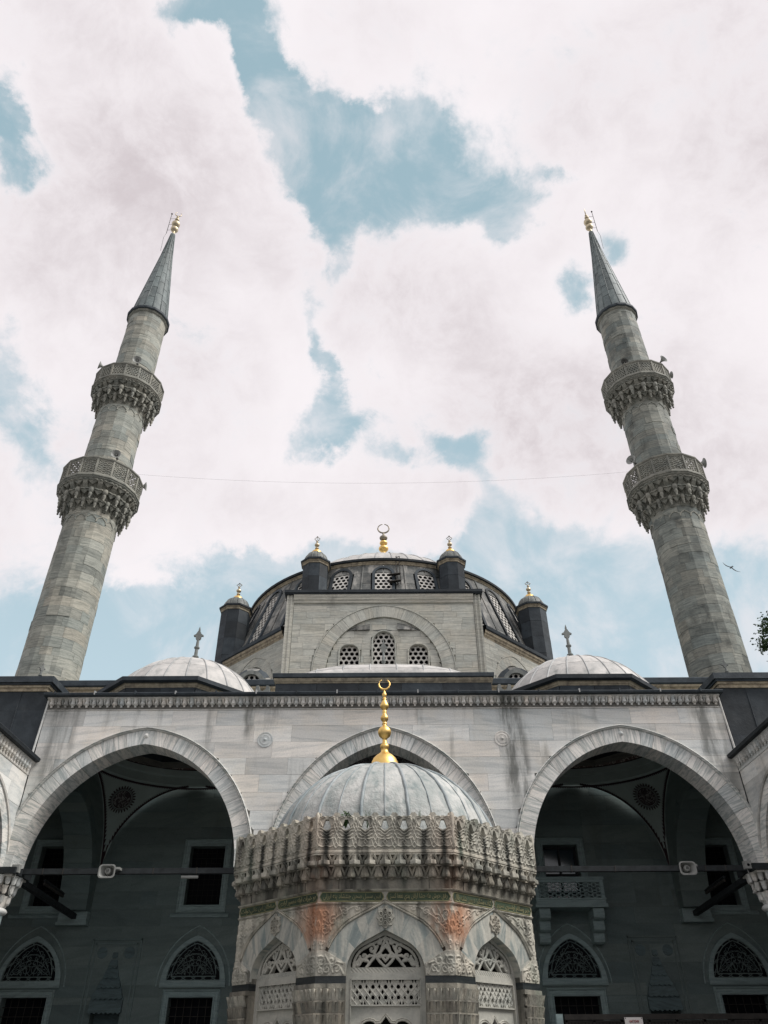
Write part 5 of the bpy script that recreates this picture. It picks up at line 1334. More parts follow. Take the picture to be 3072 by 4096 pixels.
# corner piers, black band, stalactite capitals
def corner_prism(ui, di, do, z0, z1, nm, mat):
    A = AW + do; pts = []
    def on(face, u, n):
        a = face * PI / 4; x, y = u, -(AW + n); return (FC[0] + x * math.cos(a) - y * math.sin(a), FC[1] + x * math.sin(a) + y * math.cos(a))
    c = on(0, (AW + do) * T8, do)
    pts = [on(0, ui, do), c, on(1, -ui, do), on(1, -ui, -di), on(0, ui, -di)]
    mb = MB(); mb.prism(pts, lambda u, v, d: (u, v, d), z0, z1); return part(nm, mb, mat, ft)
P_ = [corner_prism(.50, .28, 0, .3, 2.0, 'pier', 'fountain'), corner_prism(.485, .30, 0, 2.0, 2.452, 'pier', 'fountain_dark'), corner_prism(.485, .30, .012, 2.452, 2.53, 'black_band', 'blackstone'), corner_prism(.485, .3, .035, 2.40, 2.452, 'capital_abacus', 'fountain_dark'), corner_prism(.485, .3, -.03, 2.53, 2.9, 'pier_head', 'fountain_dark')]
all8(P_)
# capital: tiers of small hollowed prisms under the abacus
def cap_cell(u, z, h, w, d):
    mb = MB(); k = 6
    pr = [(-w, 0, 0), (-w * .5, .0, .0), (0, -.004, 0), (w * .5, 0, 0), (w, 0, 0)]
    f_ = f0(AW)
    # a small pointed hollow flanked by ribs, leaning outward to the top
    O = lambda x, v, n: f_(u + x, z + v, -n)
    mb.add([O(-w, 0, d * .3), O(w, 0, d * .3), O(w, h, d), O(-w, h, d), O(-w * .55, h * .98, d * .95), O(0, h * .15, d * .40), O(w * .55, h * .98, d * .95), O(0, h * .98, d * .35),
            O(-w, 0, -.05), O(w, 0, -.05)], [(0, 5, 4, 3), (0, 1, 5), (1, 2, 6, 5), (4, 5, 7), (5, 6, 7), (8, 9, 1, 0)])
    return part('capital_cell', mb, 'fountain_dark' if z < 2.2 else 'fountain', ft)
cells = []
for z, h, d in ((2.275, .125, .075), (2.15, .12, .055), (2.02, .12, .035)):
    for s_ in (-1, 1):
        n = 5; w = (HWW - .485 + d * T8) / n / 2
        for i in range(n): cells.append(cap_cell(s_ * (.485 + w * (2 * i + 1)), z, h, w * .97, d))
        mb = MB(); x0, x1 = s_ * .485, s_ * (HWW + .012)
        f_ = f0(AW); mb.add([f_(x0, z - .012, -d * .6), f_(x1, z - .012, -d * .6), f_(x1, z + .004, -d * .6), f_(x0, z + .004, -d * .6)], [(0, 1, 2, 3) if s_ > 0 else (3, 2, 1, 0)])
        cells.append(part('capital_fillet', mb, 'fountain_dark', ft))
all8(cells)
# arches: voussoirs, hood, rosette
GA = OgArch(0, .487, 2.55, .39, .48); GT = .268
face = []
# foot stones carved with knotwork
def knot(s_):
    def hf(X, Z):
        x = np.abs(X); d = np.minimum.reduce([seg_dist(x, Z, p) for p in (spiral(.60, 2.60, .055, 1.2, 0, 1, 24), spiral(.72, 2.60, .055, 1.3, 2, -1, 24), spiral(.66, 2.69, .05, 1.1, 3, 1, 24), spiral(.79, 2.68, .06, 1.2, 1, 1, 24), spiral(.80, 2.58, .04, 1.2, 4, -1, 24),
                                                                          [(.52, 2.55), (.57, 2.64), (.64, 2.56), (.70, 2.66), (.77, 2.56), (.83, 2.66)], [(.53, 2.66), (.6, 2.68), (.66, 2.62), (.74, 2.74), (.83, 2.62)])])
        return .016 + .016 * np.exp(-(d / .011) ** 2)
    top = lambda x: np.where(x > .745, 2.80, 2.665 + (x - .487) / (.745 - .487) * .135)
    x0, x1 = (.487, HWW + .006) if s_ > 0 else (-HWW - .006, -.487)
    mb = relief(x0, x1, 2.53, 2.80, 62, 46, hf, lambda X, Z: Z < top(np.abs(X)), .06)
    return part('carved_springer', moved(mb, F0(AW)), 'fountain', ft, smooth=True)
face += [knot(-1), knot(1)]
mb = MB()
for poly, ang in GA.wedges(GT, 4):
    m_ = MB(); m_.prism(poly, f0(AW), -.004 - random.uniform(0, .004), .13); face.append(part('voussoir', m_, 'fountain_vouss', ft))
hood = [(x, z) for x, z in GA.pts(GT + .004, 16) if z > 2.79]
# ogee-straight shoulders near the point
mb = MB(); mb.sweep(hood, [(0, .02), (0, -.022), (.012, -.03), (.022, -.014), (.036, -.03), (.045, .02)], f0(AW)); face.append(part('hood_moulding', mb, 'fountain', ft, smooth=35))
def ros(X, Z):
    x, z = X, Z - 3.165; a = np.arctan2(z, x); r = np.hypot(x, z * .88)
    b = .105 * (1 + .10 * np.cos(8 * a)); h = np.where(r < b, .018, 0)
    for k in range(6):
        q = PI / 2 + k * PI / 3; d = np.hypot(x - .062 * math.cos(q), z * .88 - .062 * math.sin(q)); h = np.where(d < .026, np.where(d < .015, .006, .03), h)
    return np.where(r < .026, np.where(r < .012, .012, .032), h)
def rosm(X, Z): a = np.arctan2(Z - 3.165, X); return np.hypot(X, (Z - 3.165) * .88) < .105 * (1 + .10 * np.cos(8 * a))
mb = relief(-.125, .125, 3.03, 3.30, 60, 64, ros, rosm, .02); face.append(part('rosette', moved(mb, F0(AW + .008)), 'fountain', ft, smooth=30))
# carved spandrels
def span(s_):
    cur = [spiral(.76, 3.02, .075, 1.3, 0, 1, 26), spiral(.66, 3.13, .06, 1.3, 2, -1, 26), spiral(.52, 3.23, .05, 1.3, 1, 1, 26), spiral(.77, 3.20, .05, 1.2, 3, -1, 26), spiral(.80, 2.89, .035, 1.2, 3, 1, 20), spiral(.36, 3.265, .03, 1.1, 3, 1, 20),
           [(.80, 2.82), (.79, 2.95), (.80, 3.10), (.76, 3.28)], [(.79, 2.92), (.74, 3.02), (.62, 3.16), (.42, 3.28), (.25, 3.30)], [(.80, 3.02), (.70, 3.20), (.66, 3.29)], [(.74, 3.04), (.70, 3.08), (.69, 3.02)], [(.62, 3.2), (.58, 3.28), (.54, 3.17)], [(.83, 3.0), (.81, 3.06), (.84, 3.12)], [(.72, 3.1), (.79, 3.14), (.83, 3.24)]]
    def hf(X, Z):
        x = np.abs(X); d = np.minimum.reduce([seg_dist(x, Z, p) for p in cur]); return .004 + .015 * np.exp(-(d / .009) ** 2)
    ext = np.vectorize(lambda q: max(GA.z(q, GT + .04), 2.80))
    x0, x1 = (.0, HWW + .002) if s_ > 0 else (-HWW - .002, .0)
    mb = relief(x0, x1, 2.80, 3.315, 130, 80, hf, lambda X, Z: Z > ext(X), .08)
    return part('carved_spandrel', moved(mb, F0(AW)), 'fountain', ft, smooth=True)
face += [span(-1), span(1)]
# window slab set back in the arch: pierced lunette, zigzag band, pierced panel, cusped opening
WA = AW - .13
LA = OgArch(0, .435, 2.625, .26, .44)
lun_curves = [[(0, 2.98), (-.03, 2.90), (.06, 2.80), (.16, 2.72), (.24, 2.63)], [(0, 2.70), (.07, 2.78), (.03, 2.88), (0, 2.94)], [(0, 2.63), (.08, 2.70), (.14, 2.78), (.10, 2.86)], [(0, 2.76), (.10, 2.74), (.20, 2.76), (.30, 2.70)], [(.40, 2.63), (.33, 2.72), (.22, 2.70)]] + [spiral(.17, 2.83, .055, 1.0, 1, 1, 20), spiral(.27, 2.75, .05, 1.0, 0, -1, 20), spiral(.35, 2.68, .04, 1.0, 2, 1, 20), spiral(.08, 2.91, .03, 1.0, 2, 1, 16)] + [[(x, z) for x, z in OgArch(0, .40, 2.625, .24, .43).pts(0, 18)]]
def lun_keep(X, Z):
    x = np.abs(X); d = np.minimum.reduce([seg_dist(x, Z, p) for p in lun_curves]); edge = np.vectorize(lambda q: max(LA.z(q), 2.625))(X)
    return ((d < .0155) | (Z < 2.632)) & (Z < edge)
def lun_h(X, Z):
    x = np.abs(X); d = np.minimum.reduce([seg_dist(x, Z, p) for p in lun_curves]); return .012 - .010 * np.clip(d / .016, 0, 1)
mb = relief(-.44, .44, 2.62, 2.99, 150, 64, lun_h, lun_keep, .05); face.append(part('pierced_lunette', moved(mb, F0(WA)), 'grille', ft, smooth=40))
mb = MB(); k_ = LA.pts(0, 14); o_ = GA.pts(-.002, 14); n = len(k_); f_ = f0(WA)
mb.add([f_(x, z, -.02) for x, z in o_] + [f_(x, z, -.012) for x, z in k_] + [f_(x, z, .06) for x, z in k_], [f for i in range(n - 1) for f in ((i, i + 1, n + i + 1, n + i), (n + i, n + i + 1, 2 * n + i + 1, 2 * n + i))])
mb.box(f_(-.487, 2.50, -.02), f_(-.43, 2.64, .03)); mb.box(f_(.43, 2.50, -.02), f_(.487, 2.64, .03)); face.append(part('lunette_frame', mb, 'grille', ft))
mb = relief(-.47, .47, 2.575, 2.625, 160, 12, lambda X, Z: .014 + .010 * np.abs(((X / .045 + .5 * ((Z - 2.6) / .02)) % 1) - .5), None, .04); face.append(part('zigzag_band', moved(mb, F0(WA)), 'grille', ft))
mb = MB(); f_ = f0(WA)
mb.box(f_(-.487, 1.2, -.025), f_(-.415, 2.575, .05)); mb.box(f_(.415, 1.2, -.025), f_(.487, 2.575, .05)); mb.box(f_(-.415, 2.50, -.025), f_(.415, 2.575, .05)); mb.box(f_(-.415, 2.225, -.02), f_(.415, 2.245, .05))
mb.box(f_(-.43, 2.497, -.035), f_(.43, 2.51, -.02)); mb.box(f_(-.43, 2.23, -.035), f_(.43, 2.243, -.015)); mb.box(f_(-.43, 1.2, -.035), f_(-.418, 2.51, -.02)); mb.box(f_(.418, 1.2, -.035), f_(.43, 2.51, -.02))
face.append(part('window_frame', mb, 'grille', ft))
def gp(X, Z):
    p = .155; zz = (Z - 2.3725); u = X
    def cell(u, v, r, n, ph): a = np.arctan2(v, u); rr = np.hypot(u, v); return rr * np.cos(((a - ph) % (2 * PI / n)) - PI / n) < r
    hole = np.zeros(X.shape, bool)
    for row, off in ((.055, 0), (-.055, 0)):
        uu = ((u + off + p / 2) % p) - p / 2; hole |= cell(uu, zz - row, .021, 6, 0)
        u2 = ((u + off + p) % p) - p / 2; hole |= (np.abs(u2) / .017 + np.abs(zz - row * 1.05) / .026) < 1
    u3 = ((u + p / 4 + p / 2) % p) - p / 2; hole |= (np.abs(u3) / .018 + np.abs(zz) / .026) < 1
    u4 = ((u - p / 4 + p / 2) % p) - p / 2; hole |= ((np.abs(np.abs(u4) - .017) < .011 - .35 * (.117 - np.abs(zz))) & (np.abs(zz) > .088))
    return ~(hole & (np.abs(u) < .39))
def gh(X, Z):
    p = .155; a = np.minimum(np.abs((((X + Z * .9) / (p / 2)) % 1) - .5), np.abs((((X - Z * .9) / (p / 2)) % 1) - .5)); return .004 + .009 * np.exp(-(a / .09) ** 2)
mb = relief(-.415, .415, 2.245, 2.50, 190, 60, gh, gp, .045); face.append(part('pierced_panel', moved(mb, F0(WA)), 'grille', ft, smooth=30))
cusp = [(-.30, 1.98), (-.295, 2.02), (-.27, 2.055), (-.23, 2.075), (-.19, 2.08), (-.15, 2.07), (-.125, 2.045), (-.11, 2.05), (-.06, 2.055), (-.035, 2.08), (0, 2.125)]
cusp = cusp + [(-x, z) for x, z in cusp[-2::-1]]
mb = MB(); f_ = f0(WA); k = len(cusp)
tops = [(-.415 + .83 * i / (k - 1), 2.226) for i in range(k)]
mb.add([f_(x, z, 0) for x, z in tops] + [f_(x, z, 0) for x, z in cusp] + [f_(x, z, .06) for x, z in cusp], [f for i in range(k - 1) for f in ((k + i, k + i + 1, i + 1, i), (2 * k + i, 2 * k + i + 1, k + i + 1, k + i))])
mb.add([f_(-.415, 1.2, 0), f_(-.30, 1.2, 0), f_(-.30, 1.98, 0), f_(-.415, 2.226, 0)], [(0, 1, 2, 3)]); mb.add([f_(.30, 1.2, 0), f_(.415, 1.2, 0), f_(.415, 2.226, 0), f_(.30, 1.98, 0)], [(0, 1, 2, 3)])
face.append(part('cusped_slab', mb, 'grille', ft))
mb = MB(); mb.sweep([(-.415, 1.985)] + cusp + [(.415, 1.985)], [(.0, .0), (.004, -.014), (.014, -.016), (.02, -.004), (.03, -.014), (.036, .0)], f0(WA)); face.append(part('cusped_moulding', mb, 'grille', ft, smooth=30))
all8(face)
# green inscription band with moulded cartouches
oct8([(AW - .2, 3.31), (AW + .02, 3.31), (AW + .03, 3.325), (AW + .012, 3.335), (AW + .008, 3.46), (AW + .03, 3.465), (AW + .045, 3.48), (AW + .03, 3.485)], 'inscription_ground', 'fountain')
cart = []
for s_ in (-1, 1):
    xa, xb = (.018, HWW - .012); zc, hh = 3.397, .052
    shp = [(xa + .03, zc - hh), (xb - .03, zc - hh), (xb - .012, zc - hh * .5), (xb, zc), (xb - .012, zc + hh * .5), (xb - .03, zc + hh), (xa + .03, zc + hh), (xa + .012, zc + hh * .5), (xa, zc), (xa + .012, zc - hh * .5)]
    shp = [(s_ * x, z) for x, z in shp]
    if s_ < 0: shp = shp[::-1]
    mb = MB(); mb.prism(shp, f0(AW + .012), -.002, .01); cart.append(part('green_cartouche', mb, 'green', ft))
    mb = MB(); mb.tube([f0(AW + .015)(x, z, 0) for x, z in shp], .006, 5, closed=True); cart.append(part('cartouche_border', mb, 'gilt_text', ft))
all8(cart)
# the raised gilt lettering on the three faces towards the court
JOIN = {'\u0627': (0xFE8D, 0), '\u0628': (0xFE8F, 1), '\u062A': (0xFE95, 1), '\u062C': (0xFE9D, 1), '\u062D': (0xFEA1, 1), '\u062E': (0xFEA5, 1), '\u062F': (0xFEA9, 0), '\u0631': (0xFEAD, 0), '\u0632': (0xFEAF, 0), '\u0633': (0xFEB1, 1), '\u0634': (0xFEB5, 1), '\u0635': (0xFEB9, 1), '\u0637': (0xFEC1, 1), '\u0639': (0xFEC9, 1), '\u063A': (0xFECD, 1), '\u0641': (0xFED1, 1), '\u0642': (0xFED5, 1), '\u0643': (0xFED9, 1), '\u0644': (0xFEDD, 1), '\u0645': (0xFEE1, 1), '\u0646': (0xFEE5, 1), '\u0647': (0xFEE9, 1), '\u0648': (0xFEED, 0), '\u064A': (0xFEF1, 1), '\u064A': (0xFEF1, 1)}
def shaped(txt):
    out = []
    for i, ch in enumerate(txt):
        if ch not in JOIN: out.append(ch); continue
        b, dual = JOIN[ch]; pv = i > 0 and txt[i - 1] in JOIN and JOIN[txt[i - 1]][1]; nx = dual and i < len(txt) - 1 and txt[i + 1] in JOIN
        out.append(chr(b + (3 if pv and nx else 2 if nx else 1 if pv else 0)))
    return ''.join(out[::-1])
def text_mesh(body, size, depth=.004):
    cu = bpy.data.curves.new('lettering', 'FONT'); cu.body = body; cu.size = size; cu.extrude = depth; cu.align_x = 'CENTER'; cu.resolution_u = 3
    o = bpy.data.objects.new('lettering', cu); COL.objects.link(o)
    me = bpy.data.meshes.new_from_object(o.evaluated_get(bpy.context.evaluated_depsgraph_get())); bpy.data.objects.remove(o); bpy.data.curves.remove(cu)
    return me
def lettering(txt, face, cx, wmax, parent=ft, zc=3.392):
    me = text_mesh(shaped(txt), .085); mb = MB(); xs = [v.co.x for v in me.vertices]; ys = [v.co.y for v in me.vertices]
    if not xs: return
    mx = (min(xs) + max(xs)) / 2; my = (min(ys) + max(ys)) / 2; k = min(2.2, wmax / (max(xs) - min(xs))); ky = min(1.3, .088 / (max(ys) - min(ys)))
    mb.v = [about((FC[0] + cx + (v.co.x - mx) * k, FC[1] - AW - .016 - v.co.z * .8, zc + (v.co.y - my) * ky + (v.co.x - mx) * .0), FC, face * PI / 4) for v in me.vertices]
    mb.f = [tuple(p.vertices) for p in me.polygons]; bpy.data.meshes.remove(me)
    part('inscription', mb, 'gilt_text', parent)
L_ = '\u0633\u0628\u064A\u0644'
TX = {(0, -1): '\u0622\u064A\u064A\u0646 \u0633\u0628\u064A\u0644 \u0635\u062D\u0646 \u062C\u0646\u062A\u0634\u0627\u062F \u064A\u0646\u0647 \u0627\u0631\u0632\u0644\u064A'.replace('\u0622', '\u0627'),
      (0, 1): '\u0631\u0641\u0642 \u062E\u0648\u0634 \u0637\u0647 \u062D\u0634\u0627 \u0627\u0631\u0644\u0627\u0646 \u064A\u062F\u064A \u0646\u0641\u0639\u0627 \u0643\u0633\u0632',
      (1, -1): '\u0643\u062A\u0627\u0628 \u0645\u0634\u0643\u064A\u0646 \u062F\u0631\u0648\u0632\u0646 \u0634\u0627\u062F\u0647 \u0632\u0644\u0627\u0644', (1, 1): '\u062E\u064A\u0631 \u0648\u0633\u0644\u0627\u0645 \u0627\u0648\u0644\u0633\u0648\u0646 \u0633\u0631\u0648\u0631',
      (-1, -1): '\u0633\u0644\u0637\u0627\u0646 \u0627\u0628\u0646 \u0639\u0627\u0644\u064A \u062F\u0648\u0644\u062A', (-1, 1): '\u0628\u0648 \u062E\u064A\u0631\u0627\u062A \u0627\u064A\u0644\u0647 \u0645\u0639\u0645\u0648\u0631 \u0627\u0648\u0644\u062F\u064A'}
for (fc_, s_), tx in TX.items(): lettering(tx, fc_, s_ * (.018 + HWW - .012) / 2, HWW - .11)
# plain course, two tiers of stalactites, string course, parapet
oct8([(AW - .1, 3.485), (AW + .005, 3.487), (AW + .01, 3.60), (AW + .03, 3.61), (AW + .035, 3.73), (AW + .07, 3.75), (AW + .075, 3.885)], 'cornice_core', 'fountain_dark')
joints = []
for u in (-.60, .57):
    mb = MB(); mb.box(F0(AW + .012)(u - .003, 0, 3.487), F0(AW + .012)(u + .003, .01, 3.6)); joints.append(part('stone_joint', mb, 'dark', ft))
all8(joints)
tierobs = []
def bell(A, z, h, r, n, knob, mat):
    w = 2 * (A + .03) * T8 / n
    for i in range(n):
        x = (i - (n - 1) / 2) * w
        pr = [(.001, -.026), (r * .26, -.026), (r * .30, -.004), (r * .9, 0), (r, .012), (r * .98, h * .28), (r * .80, h * .60), (r * .66, h)] if knob else [(.001, -.002), (r * .8, 0), (r, .010), (r * 1.02, h * .30), (r * .97, h * .46), (r * .70, h * .50), (r * .60, h * .75), (r * .72, h)]
        # fluted half bell
        m_ = MB(); n_ = 14; vs = []
        for q in range(n_ + 1):
            a = -PI / 2 + PI * q / n_; fl = 1 + .08 * math.cos(a * 7)
            for rr, zz in pr: vs.append(F0(A)(x + rr * fl * math.sin(a), -rr * fl * math.cos(a) * 1.15, z + zz))
        k = len(pr); m_.add(vs, [(q * k + s_, (q + 1) * k + s_, (q + 1) * k + s_ + 1, q * k + s_ + 1) for q in range(n_) for s_ in range(k - 1)])
        tierobs.append(part('stalactite', m_, mat, ft, smooth=40))
        # ribbed web between two bells
        m_ = MB(); xm = x + w * .5; hw_ = w * .34; O = F0(A)
        m_.add([O(xm - hw_, -r * .95, z + h), O(xm + hw_, -r * .95, z + h), O(xm, -.004, z + h * .10), O(xm, .012, z + h * .9), O(xm - hw_ * .62, -r * 1.02, z + h), O(xm + hw_ * .62, -r * 1.02, z + h), O(xm, -r * .45, z + h * .45)], [(0, 2, 4), (4, 2, 6), (4, 6, 3), (6, 5, 3), (2, 5, 6), (2, 1, 5)])
        if i < n - 1: tierobs.append(part('stalactite_web', m_, mat, ft))
    m_ = MB(); hw = (A + .06) * T8; m_.box(F0(A + .06)(-hw, 0, z + h - .004), F0(A + .06)(hw, .10, z + h + .012)); tierobs.append(part('tier_fillet', m_, mat, ft))
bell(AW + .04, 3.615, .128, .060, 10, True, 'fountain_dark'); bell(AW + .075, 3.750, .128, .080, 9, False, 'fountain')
all8(tierobs)
AP = 2.18; HP = AP * T8
oct8([(AW, 3.883), (AP - .005, 3.885), (AP + .012, 3.90), (AP + .012, 3.925), (AP - .005, 3.94), (AW, 3.95)], 'string_course', 'fountain')
pp = 2 * HP / 7
fold = lambda X: np.abs(((X / pp + .5) % 1) - .5) * pp
def par_h(X, Z):
    s = fold(X); cur = [[(0, 4.155), (.03, 4.175), (.065, 4.205), (.10, 4.215)], [(0, 4.12), (.03, 4.135), (.06, 4.165), (.10, 4.175)], [(.02, 4.10), (.055, 4.105), (.085, 4.13)], [(.02, 4.07), (.05, 4.065), (.09, 4.08)], [(.0, 4.06), (.022, 4.03), (0, 4.0)],
                        [(.132, 4.33), (.108, 4.28), (.132, 4.235), (.108, 4.19), (.132, 4.14), (.105, 4.09), (.132, 4.035), (.10, 3.985), (.132, 3.95)], [(.108, 4.28), (.09, 4.25), (.108, 4.19)], [(.105, 4.09), (.08, 4.06), (.10, 3.985)], [(0, 3.985), (.05, 3.968), (.085, 3.98), (.10, 3.985)], [(.055, 4.335), (.085, 4.33), (.10, 4.30), (.075, 4.25), (.055, 4.22)], [(.03, 4.345), (.065, 4.355), (.09, 4.345)]]
    d = np.minimum.reduce([seg_dist(s, Z, p) for p in cur]); return .017 * np.exp(-(d / .0085) ** 2)
def par_m(X, Z):
    s = fold(X); q = pp / 2 - s
    top = 4.350 + .012 * np.abs(np.cos(s / pp * 2 * PI * 1.5)) + np.where(q < .052, .052 * (1 - (np.clip(q, 0, .052) / .052) ** 2.4), 0)
    t = (Z - 4.185) / .13; hw = .056 * np.minimum(1, np.sqrt(np.clip(t, 0, 1) / .22)) * (1 - .62 * np.clip((t - .25) / .75, 0, 1))
    return (Z < top) & ~((t > 0) & (t < 1) & (s < hw))
mb = relief(-HP, HP, 3.94, 4.425, 300, 84, par_h, par_m, .075); o = part('parapet_panel', moved(mb, F0(AP)), 'fountain', ft, smooth=50)
mb = MB(); mb.tube([F0(AP - .005)(HP - .002, 0, z) for z in (3.94, 4.1, 4.25, 4.36, 4.41)], [.022, .02, .022, .03, .006], 8); o2 = part('corner_bud', mb, 'fountain', ft, smooth=True)
all8([o, o2])
mb = MB(); mb.lathe([(AP - .12, 3.93), (1.70, 4.02), (1.2, 4.1)], 8, FC, off=PI / 8); part('gutter_floor', mb, 'lead_fount', ft)
# dome: sixteen gores in two courses of beaten lead sheet
asp, R0, zc0 = .8, 1.774, 4.258
dome = thing_part('fountain_dome', ft, (FC[0], FC[1], 4.1))
profd = [(R0 * 1.035, 4.02), (R0 * 1.015, 4.14)] + [(R0 * math.cos(t), zc0 + R0 * asp * math.sin(t)) for t in np.linspace(.06, PI / 2 - .09, 22)]
gore_dome(dome, FC, profd, 16, 'lead_fount', 'lead_fount_seam', rows=(0, .70, 1), seam=.026, bulge=.006)
# thinner welts halfway across each gore
mb0 = MB(); pr_ = [(r + .003, z) for r, z in profd[3:-6]]
mb0.tube([(FC[0], FC[1] - r, z) for r, z in pr_], .010, 5); w0 = part('lead_welt', mb0, 'lead_fount_seam', dome, smooth=True)
for k in range(1, 16): turned(w0, FC, k * PI / 8, dome)
fz = 5.685
prof = [(.245, 0), (.24, .04), (.225, .10), (.19, .165), (.135, .215), (.085, .245), (.065, .27), (.060, .31)]
prof += [(.07, .325), (.075, .335), (.077, .36), (.07, .385), (.045, .40), (.042, .425), (.036, .43), (.036, .47)]
prof += [(.05, .49), (.095, .525), (.115, .575), (.112, .62), (.085, .66), (.05, .685), (.038, .695), (.036, .715), (.044, .722), (.044, .735), (.034, .745), (.036, .765)]
prof += [(.055, .785), (.070, .815), (.066, .845), (.045, .875), (.036, .895), (.038, .92), (.040, .94), (.034, .95), (.034, .965)]
prof += [(.05, .98), (.074, 1.01), (.076, 1.045), (.055, 1.09), (.036, 1.125), (.03, 1.14), (.04, 1.15), (.038, 1.16), (.026, 1.17), (.028, 1.195), (.044, 1.22), (.042, 1.235), (.022, 1.27), (.014, 1.29), (.010, 1.33)]
prof = [(r, z * 1.075) for r, z in prof]
finial_gold(ft, (FC[0], FC[1], fz), prof, 'gold', (1.52, .098, .021, 1.05, 0.0), n=24)
# ================================================================== things fixed to or standing round the buildings
def horn(label, loc, aim, size=.36, dark=False):
    t = thing('loudspeaker', label, 'loudspeaker', loc, 'horn loudspeakers'); d = Vector(aim).normalized()
    q = d.to_track_quat('Z', 'Y').to_matrix()
    def place(mb): return moved(mb, lambda x, y, z: tuple(Vector(loc) + q @ Vector((x, y, z)) * .74))
    m = MB(); m.lathe([(.06, -.30), (.07, -.12), (.10, 0.0), (.18, .14), (.30, .24), (size, .28), (size, .30), (.29, .255), (.17, .16), (.09, .02)], 20); part('horn', place(m), 'plasticdark' if dark else 'plastic', t, smooth=50)
    m = MB(); m.lathe([(.001, .20), (.05, .18), (.055, .05), (.07, .02)], 12); part('driver', place(m), 'plastic', t, smooth=True)
    m = MB(); m.lathe([(.001, -.44), (.09, -.43), (.10, -.30), (.06, -.28)], 12); m.tube([(0, 0, -.2), (0, -.0, -.2)], .03, 5) if False else None; part('casing', place(m), 'plasticdark', t, smooth=40)
    m = MB(); m.tube([tuple(Vector(loc) - d * .25), tuple(Vector(loc) - d * .25 - Vector((0, 0, .55)))], .03, 6); part('bracket', m, 'rust', t)
def rail_pos(sd, ang, R_, z): a = math.radians(ang); return (sd * 16.34 + R_ * math.sin(a), 34 - R_ * math.cos(a), z)
# angle 0 faces straight to the court's end, positive turns to the right
horn('grey horn speaker on the outer left rail of the left minaret upper balcony', rail_pos(-1, -42, 2.05, 37.42), (-.9, -.5, .1))
horn('round white horn speaker facing us on the left minaret upper balcony', rail_pos(-1, 26, 2.1, 37.45), (.25, -1, -.15))
horn('round white horn speaker facing us on the left minaret lower balcony', rail_pos(-1, 34, 2.18, 29.68), (.15, -1, -.1))
horn('horn speaker turned sideways at the right rim of the left minaret lower balcony', rail_pos(-1, 112, 2.18, 29.55), (1, .15, .1))
horn('dark-mouthed horn speaker in front of the shaft on the right minaret upper balcony', rail_pos(1, -34, 2.0, 37.30), (-.1, -1, -.3), .32, True)
horn('pale horn speaker beside the shaft on the right minaret upper balcony', rail_pos(1, 38, 2.1, 37.50), (.45, -.9, .1))
horn('horn speaker seen edge-on at the right rim of the right minaret upper balcony', rail_pos(1, 74, 2.1, 37.35), (1, -.1, .1), .32)
horn('white horn speaker pointing left on the right minaret lower balcony', rail_pos(1, -62, 2.18, 29.75), (-.8, -.7, .0), .40)
horn('horn speaker seen edge-on at the back right of the right minaret lower balcony', rail_pos(1, 62, 2.2, 29.55), (1, -.1, .1), .40)

def box_horn(label, x):
    y = FY + .12; z = 6.40
    t = thing('loudspeaker', label, 'loudspeaker', (x, y, z - .16), 'rounded box speakers on the tie beams')
    def rr(hw, hh, r): return [(x + sx * (hw - r) + r * math.cos(a), z - .04 + sz * (hh - r) + r * math.sin(a)) for sx, sz, a0 in ((1, 1, 0), (-1, 1, PI / 2), (-1, -1, PI), (1, -1, 1.5 * PI)) for a in [a0 + PI / 2 * i / 5 for i in range(6)]]
    o_, i_, b_ = rr(.25, .185, .10), rr(.215, .155, .09), rr(.10, .08, .05); k = len(o_)
    m = MB(); m.add([(u, y - .12, v) for u, v in o_] + [(u, y - .12, v) for u, v in i_] + [(u, y + .10, v) for u, v in b_] + [(u, y + .16, v) for u, v in rr(.16, .12, .06)], [f for i in range(k) for f in ((i, (i + 1) % k, k + (i + 1) % k, k + i), (k + i, k + (i + 1) % k, 2 * k + (i + 1) % k, 2 * k + i), (i, 3 * k + i, 3 * k + (i + 1) % k, (i + 1) % k))]); part('horn', m, 'plastic', t, smooth=40)
    m = MB(); m.lathe([(.001, -.04), (.055, -.04), (.085, -.02), (.095, .02), (.095, .15)], 16); part('driver', moved(m, lambda a, b, c: (x + a, y - .02 + c, z - .02 + b)), 'plastic', t, smooth=40)
    m = MB(); m.box((x - .04, y - .068, z - .055), (x + .04, y - .058, z + .02)); part('throat', m, 'plasticdark', t)
    m = MB(); m.box((x + .22, y - .02, z + .03), (x + .33, y + .30, z + .09)); part('bracket', m, 'plastic', t)
box_horn('rounded white box speaker on the tie beam under the left arch', -8.17)
box_horn('rounded white box speaker on the tie beam under the right arch', 8.95)

def flood(label, x, sd):
    y = FY + .05; z = 6.43
    t = thing('junction_box', label, 'junction box', (x, y, z - .1), 'white boxes on the capitals')
    m = MB(); m.box((x - .11, y - .12, z - .10), (x + .11, y + .02, z + .11)); part('housing', m, 'plastic', t)
    m = MB(); m.lathe([(.001, .01), (.035, .01), (.04, 0)], 12); part('lens', moved(m, lambda a, b, c: (x + a, y - .121 - c, z + b)), 'void', t)
    m = MB(); m.tube([(x + sd * -.05, y - .06, z - .1), (x - sd * .02, y - .08, z - .3), (x + sd * .02, y - .1, z - .52), (x + sd * -.05, y - .1, z - .72)], .012, 5); m.ball((x + sd * -.05, y - .1, z - .74), .035); part('cable', m, 'plastic', t, smooth=True)
flood('small white box with a dark eye on the left capital, cable hanging from it', -10.86, -1)
flood('small white box with a dark eye on the right capital, cable hanging from it', 10.72, 1)
